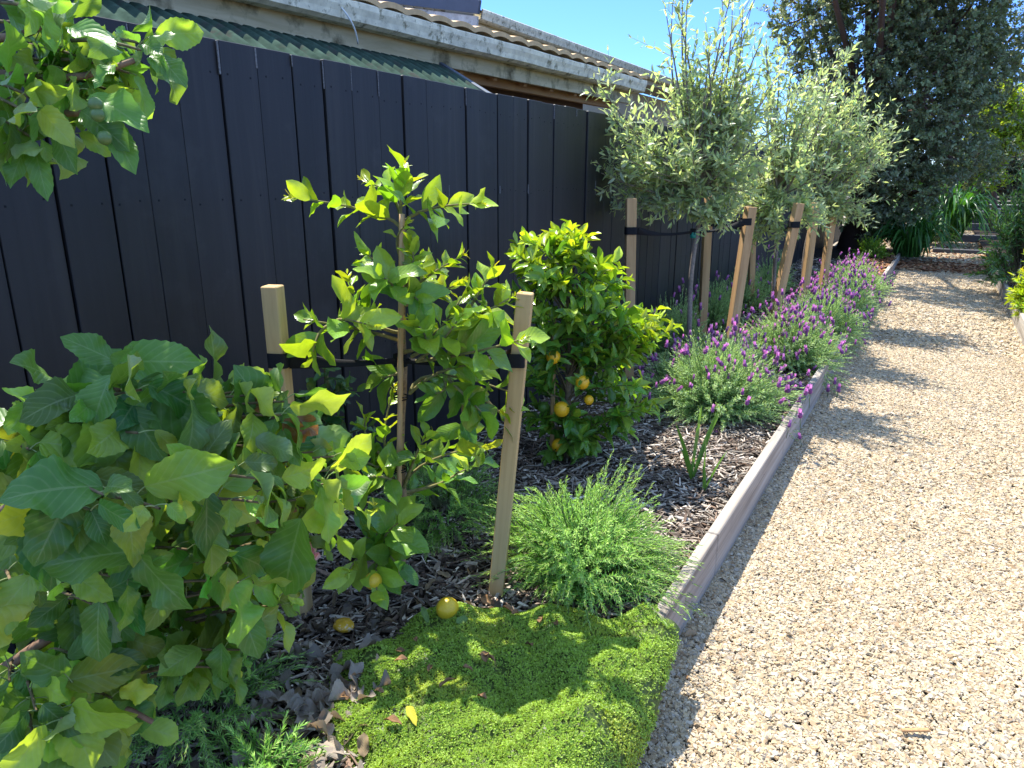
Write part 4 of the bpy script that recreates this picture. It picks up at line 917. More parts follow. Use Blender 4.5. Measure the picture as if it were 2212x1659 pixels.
# ------------------------------------------------------------------ lavender and rosemary
def dome_shoots(c, rx, ry, h, n, rg, base_spread=.45, droop=.1, low=.05, lump=.13):
    th = rg.uniform(0, 6.28, n); cz = rg.uniform(low, 1, n); cz = np.sign(cz) * np.abs(cz) ** .8; sz = np.sqrt(np.clip(1 - cz ** 2, 0, 1))
    k = rg.uniform(.72, 1.08, n) * (1 + lump * np.sin(th * 3 + c[1] * 5) * (.4 + .6 * sz) + lump * .6 * np.sin(cz * 6 + th * 2) + .08 * np.sin(th * 7 + c[0] * 9) * sz)
    tip = np.stack([c[0] + rx * sz * np.cos(th) * k, c[1] + ry * sz * np.sin(th) * k, c[2] + h * cz * k], -1)
    b0 = np.stack([c[0] + rx * base_spread * sz * np.cos(th), c[1] + ry * base_spread * sz * np.sin(th), c[2] + h * .25 * cz], -1)
    mid = (b0 + tip) / 2 + np.stack([np.zeros(n), np.zeros(n), h * droop * np.ones(n)], -1) + rg.normal(0, .02, (n, 3))
    return b0, mid, tip
# flower head shared by all lavender
def flower_mesh():
    mb = MB(); rg = rng(7)
    tube(mb, [(0, 0, -.05), (0, 0, .0)], .0012, 4, (.14, .24, .1))
    ball(mb, (0, 0, .008), .006, (.30, .11, .32), 8, 7, lambda v: 1 + .7 * np.abs(np.cos(v)))
    a = np.arange(4) * 1.57; D = np.stack([np.cos(a) * .55, np.sin(a) * .55, np.ones(4)], -1)
    add_leaves(mb, np.tile([0, 0, .012], (4, 1)), D, np.stack([-np.cos(a), -np.sin(a), np.full(4, .4)], -1), .022, .010, np.array([(.74, .36, .62), (.66, .34, .64), (.80, .44, .70), (.68, .28, .54)]), T_ROUND, -.5, .2)
    a = np.arange(10) * 2.4; zz = np.linspace(0, .014, 10); D = np.stack([np.cos(a), np.sin(a), np.full(10, .35)], -1)
    add_leaves(mb, np.stack([0 * a, 0 * a, zz], -1), D, np.tile([0, 0, 1.], (10, 1)), .010, .006, np.tile([.46, .19, .46], (10, 1)), T_TINY, .2, .2)
    o = mb.build('flower_head', M['petal']); me = o.data; bpy.data.objects.remove(o); return me
FM = flower_mesh()
def lavender(c, rx, ry, h, n, nf, label, seed, dark=1.0, stripe=None):
    rg = rng(seed); root = thing('lavender', label, 'lavender', c, 'lavender bushes in the bed'); mbl, mbw = MB(), MB()
    B = dome_shoots(np.asarray(c), rx, ry, h, n, rg, .4, .05, -.12)
    stems(mbw, B, .0018, .001, (.13, .17, .08), 5, 3)
    shoot_leaves(mbl, B, 44, .12, 1, .030, .0048, 42, T_NEEDLE, (.29 * dark, .45 * dark, .17 * dark), (.48 * dark, .64 * dark, .31 * dark), rg, up=.3, bend=-.1, fold=.1, jit=.3, Ltip=.6, hue=.07, opposite=True)
    mbl.build('foliage', M['herb'], root); mbw.build('stem', M['bark'], root)
    idx = rg.choice(n, min(nf * 3, n), replace=False)
    tp = B[2][idx]; sc_ = (tp[:, 2] - c[2]) / h + (0 if stripe is None else 3.0 * np.exp(-(((tp[:, :2] - stripe[:2]) @ np.array(stripe[2:4])) / .07) ** 2)) + rg.normal(0, .45, len(idx))
    for i in idx[np.argsort(-sc_)[:nf]]:
        p = B[2][i] + nrm(B[2][i] - B[1][i]) * .035 + rg.normal(0, .008, 3)
        o = bpy.data.objects.new('flower_head', FM); COL.objects.link(o); o.parent = root
        o.location = (p - np.asarray(c)).tolist(); o.rotation_euler = (rg.normal(0, .3), rg.normal(0, .3), rg.uniform(0, 6.28)); s = rg.uniform(1.2, 1.85); o.scale = (s, s, s)
    if nf > 60:      # beyond the hundred that show largest, the rest of the heads are one part
        co = np.array([v.co[:] for v in FM.vertices]); fc = [list(p.vertices) for p in FM.polygons]; cc = np.array([d.color[:3] for d in FM.attributes['Col'].data]); m3 = MB()
        f4 = np.array([f for f in fc if len(f) == 4]); f3 = [f for f in fc if len(f) == 3]
        for i in rg.choice(n, min(n, int(nf * 1.7)), replace=False):
            if B[2][i][2] < c[2] + .3 * h: continue
            p = B[2][i] + nrm(B[2][i] - B[1][i]) * .025; m3.add(co @ rotz(rg.uniform(0, 6.28)).T * rg.uniform(.8, 1.3) + p, [f4] + ([np.array(f3)] if f3 else []), cc * rg.uniform(.8, 1.15))
        m3.build('flower_heads', M['petal'], root)['kind'] = 'stuff'
    return root
lavender((-1.04, 4.28, .13), .44, .58, .46, 1250, 98, 'nearest lavender bush, round and full of purple flowers, beside the iris shoots', 101, stripe=(-.72, 4.55, .85, .25))
lavender((-.86, 5.75, .13), .43, .62, .45, 1000, 92, 'second lavender bush spilling over the timber edging', 102, stripe=(-.95, 5.5, .3, .8))
lavender((-.82, 7.0, .13), .42, .66, .42, 800, 85, 'third lavender bush in the sunny row along the path', 103)
lavender((-.80, 8.3, .13), .42, .72, .42, 560, 70, 'fourth lavender bush in the sunny row along the path', 104)
lavender((-.82, 9.8, .13), .45, .85, .46, 540, 65, 'farthest lavender bush at the end of the sunny row', 105)
lavender((-1.72, 5.55, .13), .26, .34, .48, 300, 16, 'shaded lavender at the fence behind the first olive trunk', 106)
lavender((-1.74, 6.7, .13), .28, .42, .48, 320, 20, 'shaded lavender at the fence behind the leaning stake', 107)
lavender((-1.74, 8.0, .13), .28, .5, .48, 320, 14, 'shaded lavender at the fence behind the second olive', 108)
lavender((-1.72, 9.4, .13), .3, .6, .48, 300, 10, 'farthest shaded lavender against the black fence', 109)
lavender((-1.42, 4.55, .13), .2, .28, .3, 130, 8, 'small low lavender between orange tree and the nearest big lavender', 110)

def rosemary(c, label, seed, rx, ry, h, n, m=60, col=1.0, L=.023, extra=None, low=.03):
    rg = rng(seed); root = thing('rosemary', label, 'rosemary', c, 'rosemary bushes'); mbl, mbw = MB(), MB()
    B = dome_shoots(np.asarray(c), rx, ry, h, n, rg, .35, .22, low, .24)
    if extra is not None:
        e = np.array([[c + np.array([0, 0, h * .5]), (np.asarray(c) + np.asarray(q)) / 2 + [0, 0, h * .3], q] for q in extra]); B = tuple(np.concatenate([x, e[:, i]]) for i, x in enumerate(B))
    stems(mbw, B, .0022, .001, (.17, .19, .10), 6, 3)
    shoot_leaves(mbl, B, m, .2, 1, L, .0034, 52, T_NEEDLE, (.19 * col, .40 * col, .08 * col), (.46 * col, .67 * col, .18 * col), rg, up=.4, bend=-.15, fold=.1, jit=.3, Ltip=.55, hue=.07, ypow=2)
    mbl.build('foliage', M['herb'], root); mbw.build('stem', M['bark'], root); return root
cR = np.array([-.92, 2.06, .13])
rosemary(cR, 'sunlit prostrate rosemary bush hanging over the timber edging', 121, .40, .38, .34, 700, 46, extra=[vp(1270, 1035, cR, .05), vp(1215, 1055, cR), vp(1250, 1070, cR), vp(1340, 1080, cR), vp(1290, 1060, cR, .05), vp(1510, 1230, cR, -.1), vp(1500, 1290, cR, -.1), vp(1480, 1330, cR, -.15)] +
         [vp(x, y, cR, o) for x, y, o in zip(rng(3).uniform(1370, 1522, 190), rng(4).uniform(1165, 1340, 190), rng(5).uniform(-.16, .10, 190))])
rosemary(np.array([-1.60, 2.15, .13]), 'shaded rosemary behind the lemon trunk at the fence', 122, .33, .33, .30, 240, 46, .8)  # leaf colour turned down to stand in for the shade
rosemary(np.array([-1.52, .92, .13]), 'dark shaded rosemary below the apple leaves', 123, .30, .30, .26, 220, 44, .7)  # needles coloured darker still, shade put into the colour
cF = np.array([-1.20, .86, .1])
rosemary(cF, 'low rosemary sprigs poking up at the bottom edge of the picture', 124, .20, .14, .15, 90, 46, 1.05, extra=[vp(480, 1565, cF), vp(500, 1580, cF), vp(600, 1600, cF), vp(655, 1605, cF), vp(700, 1612, cF)])

# ------------------------------------------------------------------ strappy plants
def blades(mb, B, w, col, rg, n=9):
    t = np.linspace(0, 1, n + 1); P = bpos(B, t); T = btan(B, t); k = len(P)
    side = nrm(np.cross(T, rg.normal(0, .25, (k, 1, 3)) + [0, 0, 1.] + .001)); prof = np.sin(np.pi * np.clip(t * .93 + .07, 0, 1)) ** .6; prof[-1] = .02
    w = np.broadcast_to(w, (k,))
    Nn = np.cross(side, T)
    a = P + side * (w[:, None] * prof[None] / 2)[..., None]; b_ = P - side * (w[:, None] * prof[None] / 2)[..., None]; c_ = P - Nn * (w[:, None] * prof[None] * .16)[..., None]
    V = np.stack([a, c_, b_], 2); i = (np.arange(k)[:, None, None] * (n + 1) + np.arange(n)[None, :, None]) * 3; j = np.arange(2)[None, None]
    F = np.stack([i + j, i + j + 1, i + 3 + j + 1, i + 3 + j], -1).reshape(-1, 4)
    C = np.repeat(np.asarray(col), (n + 1) * 3, 0) if np.asarray(col).ndim == 2 else col
    mb.add(V.reshape(-1, 3), F, C)
def iris(base, tips, w, label):
    root = thing('iris', label, 'iris', base, 'young iris shoots'); mb = MB(); rg = rng(9)
    for tp in tips:
        tp = np.asarray(tp); b0 = np.asarray(base) + rg.normal(0, .006, 3) * [1, 1, 0]; mid = (b0 + tp) / 2 + [0, 0, .03]
        m2 = MB(); blades(m2, (b0[None], mid[None], tp[None]), w, np.array([(.13, .25, .05)]) * rg.uniform(.8, 1.2), rg); m2.build('leaf', M['strap'], root)
    return root
S = lambda x, y: (x * KS, y * KS)
b1 = onz(*S(1689, 1171), .13); b2 = onz(*S(1718, 1200), .13)
iris(b1, [vp(*S(1713, 990), b1), vp(*S(1755, 1000), b1, .02), vp(*S(1650, 1035), b1), vp(*S(1663, 1095), b1, -.02), vp(*S(1757, 1010), b1, .05)], .022, 'taller iris shoot growing from sunlit mulch near the edging')
iris(b2, [vp(*S(1724, 1068), b2), vp(*S(1776, 1100), b2, -.02), vp(*S(1717, 1135), b2)], .016, 'shorter iris shoot in mulch closer to the timber edging')

def agapanthus(c, r, h, n, label, seed, col=(.05, .15, .03), w=.045):
    rg = rng(seed); root = thing('strappy_clump', label, 'strappy plant', c, 'strappy leaved clumps by the far path'); th = rg.uniform(0, 6.28, n); el = rg.uniform(.1, 1, n)
    tip = np.stack([c[0] + r * np.cos(th) * (1.1 - .5 * el), c[1] + r * np.sin(th) * (1.1 - .5 * el), c[2] + h * el * rg.uniform(.2, .9, n)], -1)
    b0 = np.asarray(c) + np.stack([r * .3 * np.cos(th) * rg.uniform(0, 1, n), r * .3 * np.sin(th) * rg.uniform(0, 1, n), 0 * th], -1)
    mid = (b0 + tip) / 2 + np.stack([0 * th, 0 * th, h * rg.uniform(.5, 1.0, n)], -1)
    mb = MB(); blades(mb, (b0, mid, tip), w * rg.uniform(.7, 1.2, n), np.asarray(col) * rg.uniform(.7, 1.4, (n, 1)), rg); mb.build('foliage', M['strap'], root)
agapanthus(onz(1960, 560, .1) + [0, .6, 0], .95, 1.0, 170, 'nearer strappy green clump leaning over the end of the bed', 131)
agapanthus(ony(2030, 520, 19.5) * [1, 1, 0] + [0, 0, .15], 1.35, 1.6, 260, 'large strappy green clump arching over the dark sleepers', 132, w=.06)
agapanthus(ony(2000, 430, 23.5) * [1, 1, 0] + [0, 0, .2], 1.2, 2.0, 170, 'tall strappy clump at the back under the dark tree', 133, (.045, .13, .03), .07)

# ------------------------------------------------------------------ leafy shrubs and trees
def shrub(name, c, r, h, n, m, L, W, old, young, label, cat, seed, mat, tmpl=T_OLIVE, group=None, low=.0, spread=.3, ang=50):
    rg = rng(seed); root = thing(name, label, cat, c, group); mbl, mbw = MB(), MB(); B = dome_shoots(np.asarray(c), r, r, h, n, rg, spread, .08, low)
    stems(mbw, B, .006 * r + .002, .002, (.14, .12, .07), 6, 4)
    shoot_leaves(mbl, B, m, .35, 1, L, W, ang, tmpl, old, young, rg, up=.3, jit=.35, bend=.25, ypow=1.2)
    mbl.build('foliage', mat, root); mbw.build('stem', M['bark'], root); return root
shrub('fern_shrub', onz(1880, 560, .12) * [1, 1, 0] + [0, 0, .12], .32, .42, 90, 26, .05, .016, (.10, .24, .03), (.26, .42, .05), 'small bright green feathery shrub below the dark trunk', 'shrub', 141, M['bright'])
shrub('willow_leaf_shrub', ony(2214, 600, 11.5) * [1, 1, 0] + [0, 0, .12], .62, 1.75, 260, 20, .10, .022, (.045, .12, .03), (.12, .24, .07), 'dark green narrow leaved shrub right of the path', 'shrub', 142, M['strap'])
shrub('golden_shrub', ony(2262, 650, 9.0) * [1, 1, 0] + [0, 0, .12], .32, .85, 150, 18, .085, .024, (.16, .30, .03), (.40, .50, .05), 'yellow green shrub behind the right edging', 'shrub', 143, M['bright'])
shrub('rounded_shrub', (2.6, 14.5, .12), 1.0, 1.7, 260, 18, .10, .03, (.04, .10, .03), (.08, .18, .05), 'dim rounded shrub behind the narrow leaved one at right', 'shrub', 144, M['strap'])

def blob_tree(name, base, lobes, nleaf, L, W, old, young, label, seed, mat, trunk, clump=14, cat='tree', group=None, barkcol=(.14, .09, .07), tmpl=T_ROUND, shell=.55, up=.3):
    """lobes: (x,y,z,rx,ry,rz); leaf rosettes scattered through an outer shell of every lobe, limbs from the trunk to each lobe"""
    rg = rng(seed); root = thing(name, label, cat, base, group); mbl, mbw = MB(), MB(); base = np.asarray(base, float)
    top = np.asarray(trunk[0]); tube(mbw, [base - [0, 0, .1], base + (top - base) * .3 + [.06, 0, 0], base + (top - base) * .65 - [.05, 0, 0], top], [trunk[1] * 1.25, trunk[1], trunk[1] * .8, trunk[1] * .5], 12, barkcol)
    lo = np.array(lobes); vol = (lo[:, 3] * lo[:, 4] + lo[:, 4] * lo[:, 5] + lo[:, 3] * lo[:, 5]); cnt = np.maximum(1, (nleaf / clump * vol / vol.sum()).astype(int))
    tips = []
    for (x, y, z, rx, ry, rz), k in zip(lobes, cnt):
        v = nrm(rg.normal(0, 1, (k, 3))); rr = shell + (1 - shell) * rg.uniform(0, 1, (k, 1)) ** .7
        w = 1 + .16 * np.sin(v[:, :1] * 7 + x) + .14 * np.sin(v[:, 1:2] * 9 + y) + .12 * np.sin(v[:, 2:] * 11 + z)
        tips.append(np.array([x, y, z]) + v * rr * w * [rx, ry, rz])
        p = np.array([x, y, z]); tube(mbw, [base + (top - base) * .75, (base + (top - base) + p) / 2 + rg.normal(0, .15, 3), p + rg.normal(0, .2, 3)], [trunk[1] * .24, trunk[1] * .15, .02], 7, barkcol)
        for q in tips[-1][:6]: tube(mbw, [p, (p + q) / 2 + rg.normal(0, .1, 3), q], [.03, .02, .008], 5, barkcol)
    tips = np.concatenate(tips); tips[:, 2] = np.maximum(tips[:, 2], base[2] + .15)
    n = len(tips); cl = np.concatenate([np.repeat([l[:3]], k, 0) for l, k in zip(lobes, cnt)])
    dirn = nrm(tips - cl + rg.normal(0, .5, (n, 3)) * np.array([1, 1, .6]) + [0, 0, .25]); ln = L * rg.uniform(2.0, 4.5, (n, 1))
    B = (tips - dirn * ln, tips - dirn * ln * .45 + rg.normal(0, L * .3, (n, 3)), tips)
    stems(mbw, B, L * .06, L * .03, barkcol, 4, 3)
    shoot_leaves(mbl, B, clump, .15, 1, L, W, 60, tmpl, old, young, rg, up=up, jit=.45, bend=.2, lvar=.3, youngness=rg.uniform(.0, 1.0, n) ** 1.5, hue=.08)
    mbl.build('crown', mat, root); mbw.build('trunk', M['bark'], root); return root
tb_ = ony(1850, 535, 16.6) * [1, 1, 0] + [0, 0, .1]
BT = [(1745, 30, 15.6, .85), (1900, 0, 15.4, 1.25), (2060, 60, 15.6, 1.15), (1850, 170, 15.0, .95), (2000, 200, 15.2, 1.1), (1900, 310, 15.0, .9), (2040, 330, 15.6, .75), (1960, 420, 15.6, .7),
      (1850, 420, 15.5, .75), (2100, 150, 16.0, .8), (1790, 270, 16.2, .8), (1850, -150, 15.5, 1.5), (2080, -120, 15.6, 1.5), (1960, -330, 15.2, 1.7), (1920, 470, 15.9, .6), (2070, 250, 16.4, .8), (2100, 340, 16.8, .65), (2160, 110, 17.2, .85), (1980, 350, 15.4, .7), (2010, 30, 16.5, 1.0), (1760, 150, 16.4, .7)]
blob_tree('evergreen_tree', tb_, [tuple(ony(x, y, Y)) + (r * 1.05, r * 1.1, r) for x, y, Y, r in BT] + [(-1.7, 11.8, 6.0, 1.3, 1.2, 1.1), (-2.7, 12.4, 5.8, 1.1, 1.1, 1.0), (-.6, 12.6, 6.6, 1.3, 1.2, 1.2)],  # last three lobes added above the view so their shade falls on the path
          165000, .062, .038, (.15, .19, .085), (.38, .44, .23), 'big dark grey green evergreen tree shading the far path', 151, M['tree'], (ony(1900, 250, 16.4), .33), 13, up=.5, shell=.5)
blob_tree('bright_tree', ony(2150, 440, 24.5) * [1, 1, 0] + [0, 0, .1], [tuple(ony(x, y, 24.0)) + (r, r, r * 1.1) for x, y, r in ((2160, 215, .5), (2165, 260, .6), (2140, 300, .55), (2185, 290, .5), (2115, 345, .45), (2140, 375, .35))], 22000, .11, .04, (.28, .42, .045), (.62, .66, .09),
          'sunlit yellow green tree beyond the dark evergreen', 152, M['bright'], (ony(2155, 300, 24.4), .07), 10, tmpl=T_OLIVE)
blob_tree('background_tree', (3.6, 33.0, 0), [(3.6, 33, 4.2, 2.3, 2, 2.0), (2.4, 33, 2.6, 1.6, 1.5, 1.4), (5.2, 33, 6, 2.5, 2, 2.2)], 15000, .14, .05, (.022, .042, .025), (.05, .08, .04), 'distant dark tree at the right behind the slatted fence', 153, M['tree'], (np.array([3.6, 33, 3.5]), .2), 10, group='dark trees in the distance', tmpl=T_OLIVE)
blob_tree('background_shrub', ony(2130, 425, 28.6) * [1, 1, 0], [tuple(ony(x, y, 28.4)) + (r * 1.2, r, r) for x, y, r in ((2120, 390, .7), (2175, 370, .7), (2212, 350, .9), (2240, 390, .8), (2070, 390, .6))], 16000, .12, .04, (.035, .06, .035), (.08, .12, .06), 'dim shrub screening the slatted fence at the end of the path', 155, M['tree'], (ony(2150, 400, 28.5), .06), 10, cat='shrub', tmpl=T_OLIVE)
blob_tree('background_tree', (.2, 36.0, 0), [(.0, 36, 4.5, 2.6, 2, 2.5), (-2.5, 36, 3.5, 2.6, 2, 2.5), (1.6, 36, 2.4, 1.5, 1.5, 1.3)], 15000, .14, .05, (.022, .042, .025), (.05, .08, .04), 'distant dark tree hidden behind the big evergreen', 154, M['tree'], (np.array([.2, 36, 3.5]), .2), 10, group='dark trees in the distance', tmpl=T_OLIVE)
# palm whose hanging fronds enter at the right
pp = np.array([3.05, 21.0, .1]); palm = thing('palm_tree', 'palm with pale hanging fronds entering at the upper right edge', 'palm', pp)
mb = MB(); tube(mb, [pp, pp + [0, 0, 2.5], pp + [-.05, 0, 5.4]], [.2, .16, .15], 10, (.2, .16, .11)); mb.build('trunk', M['bark'], palm)
rg = rng(161); n = 260; th = rg.uniform(0, 6.28, n); c0 = pp + [-.05, 0, 5.3]
tip = c0 + np.stack([np.cos(th) * rg.uniform(.4, 1.15, n), np.sin(th) * rg.uniform(.4, 1.15, n), rg.uniform(-1.3, .5, n)], -1); b0 = np.tile(c0, (n, 1)); mid = (b0 + tip) / 2 + np.stack([np.cos(th) * .3, np.sin(th) * .3, .5 + 0 * th], -1)
mb = MB(); blades(mb, (b0, mid, tip), .05, np.array([(.42, .34, .16), (.3, .3, .1), (.2, .26, .08)])[rg.integers(0, 3, n)], rg); mb.build('fronds', M['strap'], palm)
# slatted fence and low white wall far away
sf = thing('slatted_fence', 'dark slatted fence far beyond the end of the path', 'fence', (2.5, 30, 0))
mb = MB()
for i in range(9): box(mb, (2.5, 30, .62 + i * .13), (9, .03, .085), col=(.06, .05, .045))
mb.build('slats', M['bark'], sf)
for x in (-1.2, .3, 1.8, 3.3, 4.8, 6.3):
    mb = MB(); box(mb, (x, 30.06, .9), (.1, .09, 1.7), col=(.06, .05, .045)); mb.build('post', M['bark'], sf)
mb = MB(); box(mb, (2.5, 31.0, .42), (9, .2, .5)); tag(mb.build('low_wall', plain('white_wall', (.7, .7, .68), .8, .2), loc=(2.5, 31, 0)), 'low white wall showing under the dark slatted fence', 'wall')
mb = MB(); box(mb, (2.3, 27.6, .22), (6, .3, .5)); tag(mb.build('retaining_wall', plain('dark_sleeper_wall', (.035, .034, .034), .8, .2), loc=(2.3, 27.6, 0)), 'low dark retaining wall below the slatted fence', 'wall')

# ------------------------------------------------------------------ ground cover mat
poly = np.array([onz(*p, .17)[:2] for p in ((745, 1640), (690, 1560), (700, 1470), (720, 1400), (800, 1370), (860, 1330), (930, 1290), (1060, 1300), (1200, 1290), (1390, 1345))] + [(-.50, 1.86), (-.47, 1.6), (-.455, 1.3), (-.46, .9), (-.5, .5), (-.9, .55)])
def inpoly(P, Q):
    x, y = P[:, 0], P[:, 1]; r = np.zeros(len(P), bool); j = len(Q) - 1
    for i in range(len(Q)):
        xi, yi = Q[i]; xj, yj = Q[j]
        c_ = ((yi > y) != (yj > y)) & (x < (xj - xi) * (y - yi) / (yj - yi + 1e-12) + xi); r ^= c_; j = i
    return r
def edist(P, Q):
    d = np.full(len(P), 9.0)
    for i in range(len(Q)):
        a, b_ = Q[i - 1], Q[i]; ab = b_ - a; t = np.clip(((P - a) @ ab) / (ab @ ab), 0, 1); d = np.minimum(d, np.linalg.norm(P - (a + t[:, None] * ab), axis=1))
    return d
def mat_z(x, y):
    lump = .7 * (.016 * np.sin(x * 17 + y * 9) + .013 * np.sin(x * 11 - y * 23 + 1) + .010 * np.sin(x * 37 + y * 31) + .006 * np.sin(x * 61 - y * 47))
    P = np.stack([np.ravel(x), np.ravel(y)], 1); d = edist(P, poly).reshape(np.shape(x))
    inner = .125 + .085 * (1 - np.exp(-d / .07)) + lump
    k = np.clip((x + .575) / .125, 0, 1); drop = np.sqrt(np.clip(1 - k ** 2.2, 0, 1))
    top = np.where(x > -.62, .238 + lump, inner); blend = np.clip((x + .75) / .13, 0, 1)
    z = inner * (1 - blend) + np.maximum(inner, .238 + lump) * blend
    return np.where(x > -.575, .0 + (.232 + lump) * drop, z)
mat = MB(); gx_ = np.concatenate([np.linspace(-1.45, -.6, 60), np.linspace(-.59, -.452, 40)]); gy_ = np.linspace(.45, 1.95, 90)
X, Y = np.meshgrid(gx_, gy_, indexing='ij'); ins = inpoly(np.stack([X.ravel(), Y.ravel()], 1), poly).reshape(X.shape)
Z = np.where(ins, mat_z(X, Y) - .012, .0); i, j = np.where(ins[:-1, :-1] & ins[1:, :-1] & ins[:-1, 1:] & ins[1:, 1:]); ncol = X.shape[1]
mat.add(np.stack([X, Y, Z], -1).reshape(-1, 3), np.stack([i * ncol + j, (i + 1) * ncol + j, (i + 1) * ncol + j + 1, i * ncol + j + 1], -1), (.10, .14, .035))
rg = rng(171); n = 80000
P2 = np.stack([rg.uniform(-1.5, -.575, n), rg.uniform(.5, 1.95, n)], 1); P2 = P2[inpoly(P2, poly)]
e = rg.uniform(0, np.pi / 2, 13000); P3 = np.stack([-.575 + .125 * np.sin(e), rg.uniform(.55, 1.83, 13000)], 1); P3 = P3[inpoly(P3, poly)]
PP = np.concatenate([P2, P3]); dd = edist(PP, poly); ok = (dd > np.abs(rg.normal(0, .022, len(PP))) + .012 * np.sin(PP[:, 0] * 40) * np.sin(PP[:, 1] * 33)) | (PP[:, 0] > -.6)
bare = np.sin(PP[:, 0] * 13 + 1.5 * np.sin(PP[:, 1] * 9)) * np.sin(PP[:, 1] * 15 - PP[:, 0] * 6) > .86; ok &= ~(bare & (rg.uniform(0, 1, len(PP)) < .7)); PP = PP[ok]; zz = mat_z(PP[:, 0], PP[:, 1]); eps = .004
nx_ = -(mat_z(PP[:, 0] + eps, PP[:, 1]) - mat_z(PP[:, 0] - eps, PP[:, 1])) / (2 * eps); ny_ = -(mat_z(PP[:, 0], PP[:, 1] + eps) - mat_z(PP[:, 0], PP[:, 1] - eps)) / (2 * eps)
NN = nrm(np.stack([np.clip(nx_, -4, 4), np.clip(ny_, -4, 4), np.ones(len(PP))], -1)); n = len(PP)
k = 3; base3 = np.repeat(np.concatenate([PP, zz[:, None] - .006], 1), k, 0); N3 = np.repeat(NN, k, 0); m_ = n * k
rdir = nrm(rg.normal(0, 1, (m_, 3))); rdir -= N3 * (rdir * N3).sum(1, keepdims=True); rdir = nrm(rdir)
D = N3 * rg.uniform(.5, 1.3, (m_, 1)) + rdir * .8; patch = .5 + .5 * np.sin(PP[:, 0] * 9 + 2 * np.sin(PP[:, 1] * 7)) * np.sin(PP[:, 1] * 11 + PP[:, 0] * 3)
yel = np.repeat((patch > .8) * rg.uniform(0, 1, n), k)[:, None]
C = (np.array([.33, .47, .08]) * (1 - .55 * yel) + np.array([.56, .54, .08]) * .55 * yel) * np.clip(1 + rg.normal(0, .22, (m_, 1)), .4, 1.7)
add_leaves(mat, base3, D, N3 * .3 + rdir * -.4 + rg.normal(0, .3, (m_, 3)), rg.uniform(.005, .010, m_), rg.uniform(.0026, .0045, m_), C, T_TINY, .3, .2)
tag(mat.build('ground_cover', M['cover']), 'bright green mossy ground cover mat spilling over the timber edging', 'ground cover', kind='stuff')

# ------------------------------------------------------------------ fallen fruit, leaves, bark
pf = onz(967, 1322, .20); mb = MB(); citrus(mb, (0, 0, 0), .036, (.76, .48, .025), 8, .16); o = mb.build('fallen_lemon', M['fruit']); o.location = pf + [0, 0, .012]; o.rotation_euler = (1.25, .1, -.35)
tag(o, 'ripe yellow lemon lying on the edge of the green mat', 'lemon')
pr = onz(743, 1355, .15); mb = MB(); ball(mb, (0, 0, 0), .027, (.62, .36, .03), 18, 12, lambda v: 1 - .12 * np.cos(v * 2), 5, .05)
o = mb.build('rotten_lemon', plain('rotten_peel', (.62, .36, .03), .7, .2, nscale=60, var=.4, stain=(45, .55, (.75, .7, .6)))); o.location = pr + [0, 0, .008]; o.scale = (1.15, 1, .7)
tag(o, 'small shrivelled mouldy lemon lying on the dark mulch', 'lemon')
def fallen(sx, sy, L, W, az, col, label, z=None, group='dry leaves fallen on the green mat', seed=0, curl=.6, fold=.35):
    rg = rng(1000 + seed); p = onz(sx, sy, .19 if z is None else z); zz_ = float(mat_z(np.array([p[0]]), np.array([p[1]]))[0]) + .012 if z is None else z
    p = onz(sx, sy, zz_); mb = MB(); d = np.array([math.cos(az), math.sin(az), rg.normal(.1, .2)])
    add_leaves(mb, [p], [d], [np.array([rg.normal(0, .3), rg.normal(0, .3), 1])], L, W, np.array([col]), T_APPLE, curl, fold, .15, rg)
    V = mb.V[0]; F = mb.F[0]; mb.add(V - [0, 0, .0012], F[:, ::-1], col)
    return tag(mb.build('fallen_leaf', M['dry'], loc=p), label, 'leaf', group)
BRN = (.30, .17, .09)
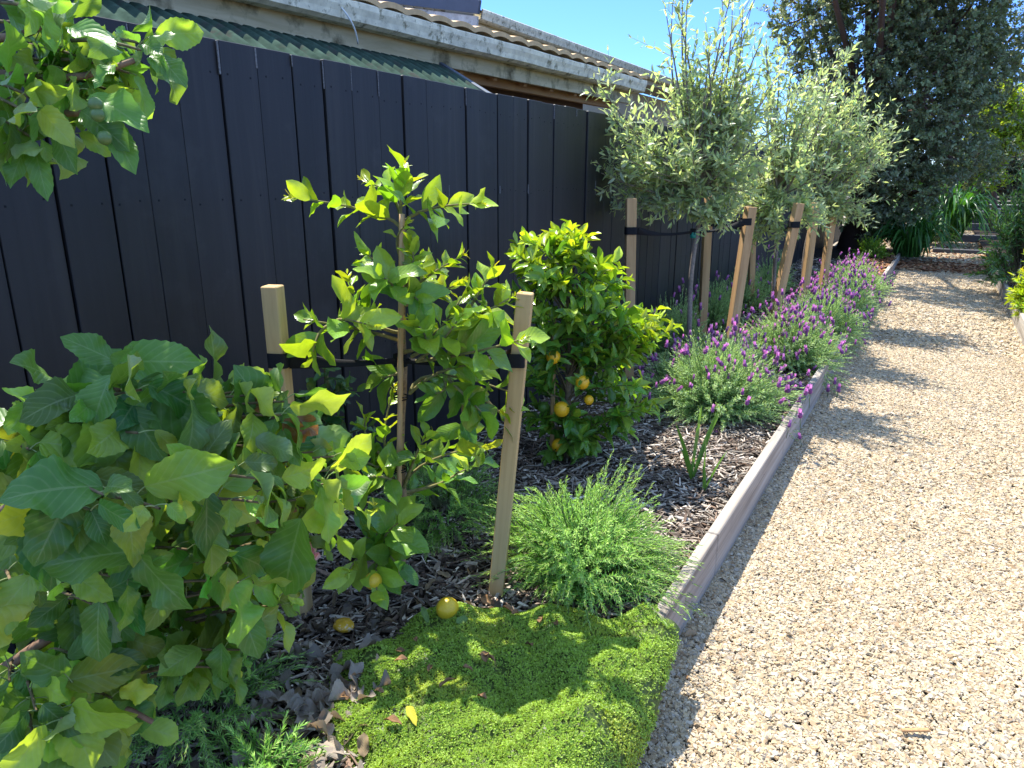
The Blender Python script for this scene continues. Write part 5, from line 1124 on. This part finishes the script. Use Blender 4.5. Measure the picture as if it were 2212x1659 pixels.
spots = [(1035, 1415, .05, .028, .4), (1050, 1430, .045, .024, 2.2), (1165, 1345, .04, .02, 1.9), (1205, 1350, .04, .017, 2.4), (880, 1425, .04, .018, 3.5), (760, 1460, .06, .02, 1.2), (950, 1485, .05, .018, 1.4), (1000, 1440, .03, .016, .5), (925, 1450, .045, .014, 2.0),
         (1050, 1510, .03, .02, 3.), (1210, 1545, .03, .018, .5), (855, 1405, .03, .014, .8), (1150, 1395, .03, .018, 2.8), (810, 1490, .028, .016, .2), (900, 1385, .03, .018, 2.6), (1085, 1310, .045, .022, .3), (1105, 1325, .035, .02, 1.1), (1060, 1305, .05, .03, 2.9), (830, 1555, .05, .022, .3), (735, 1505, .03, .02, 1.)]
for i, (x, y, L, W, az) in enumerate(spots):
    g = rng(i).uniform(.7, 1.25); fallen(x, y, L, W, az, tuple(v * g for v in BRN), 'curled brown dead leaf lying on the green ground cover', seed=i)
fallen(925, 1345, .06, .02, 2.6, (.16, .24, .07), 'greenish fallen leaf left of the lemon on the mat', seed=50, curl=.2, fold=.1, group='fresh leaves fallen on the mat')
fallen(985, 1345, .045, .026, 1.2, (.17, .26, .08), 'greenish fallen leaf right beside the lemon on the mat', seed=51, curl=.2, fold=.1, group='fresh leaves fallen on the mat')
fallen(880, 1525, .075, .022, -.6, (.45, .42, .05), 'long yellow fallen leaf on the sunlit part of the mat', seed=52, curl=.3, fold=.2, group='fresh leaves fallen on the mat')
fallen(1240, 1168, .05, .03, 1.0, (.62, .55, .25), 'pale yellow fallen leaf on mulch behind the rosemary', .165, seed=53, group='fresh leaves fallen on the mat')
mb = MB(); p = onz(1975, 1580, .02); beam(mb, p + [-.03, -.012, 0], p + [.035, .02, .006], .012, .007, (.42, .25, .12), .002); tag(mb.build('bark_piece', M['chip'], loc=p), 'brown sliver of bark lying on the gravel in the foreground', 'bark')
mb = MB(); p = onz(1480, 1375, .02); add_leaves(mb, [p], [[.5, .8, .1]], [[.2, 0, 1]], .06, .025, np.array([(.38, .27, .17)]), T_APPLE, .5, .4); tag(mb.build('fallen_leaf', M['dry'], loc=p), 'dry leaf lying on gravel against the timber edging', 'leaf')
for o in list(bpy.data.objects):
    if '_w' in o: del o['_w']
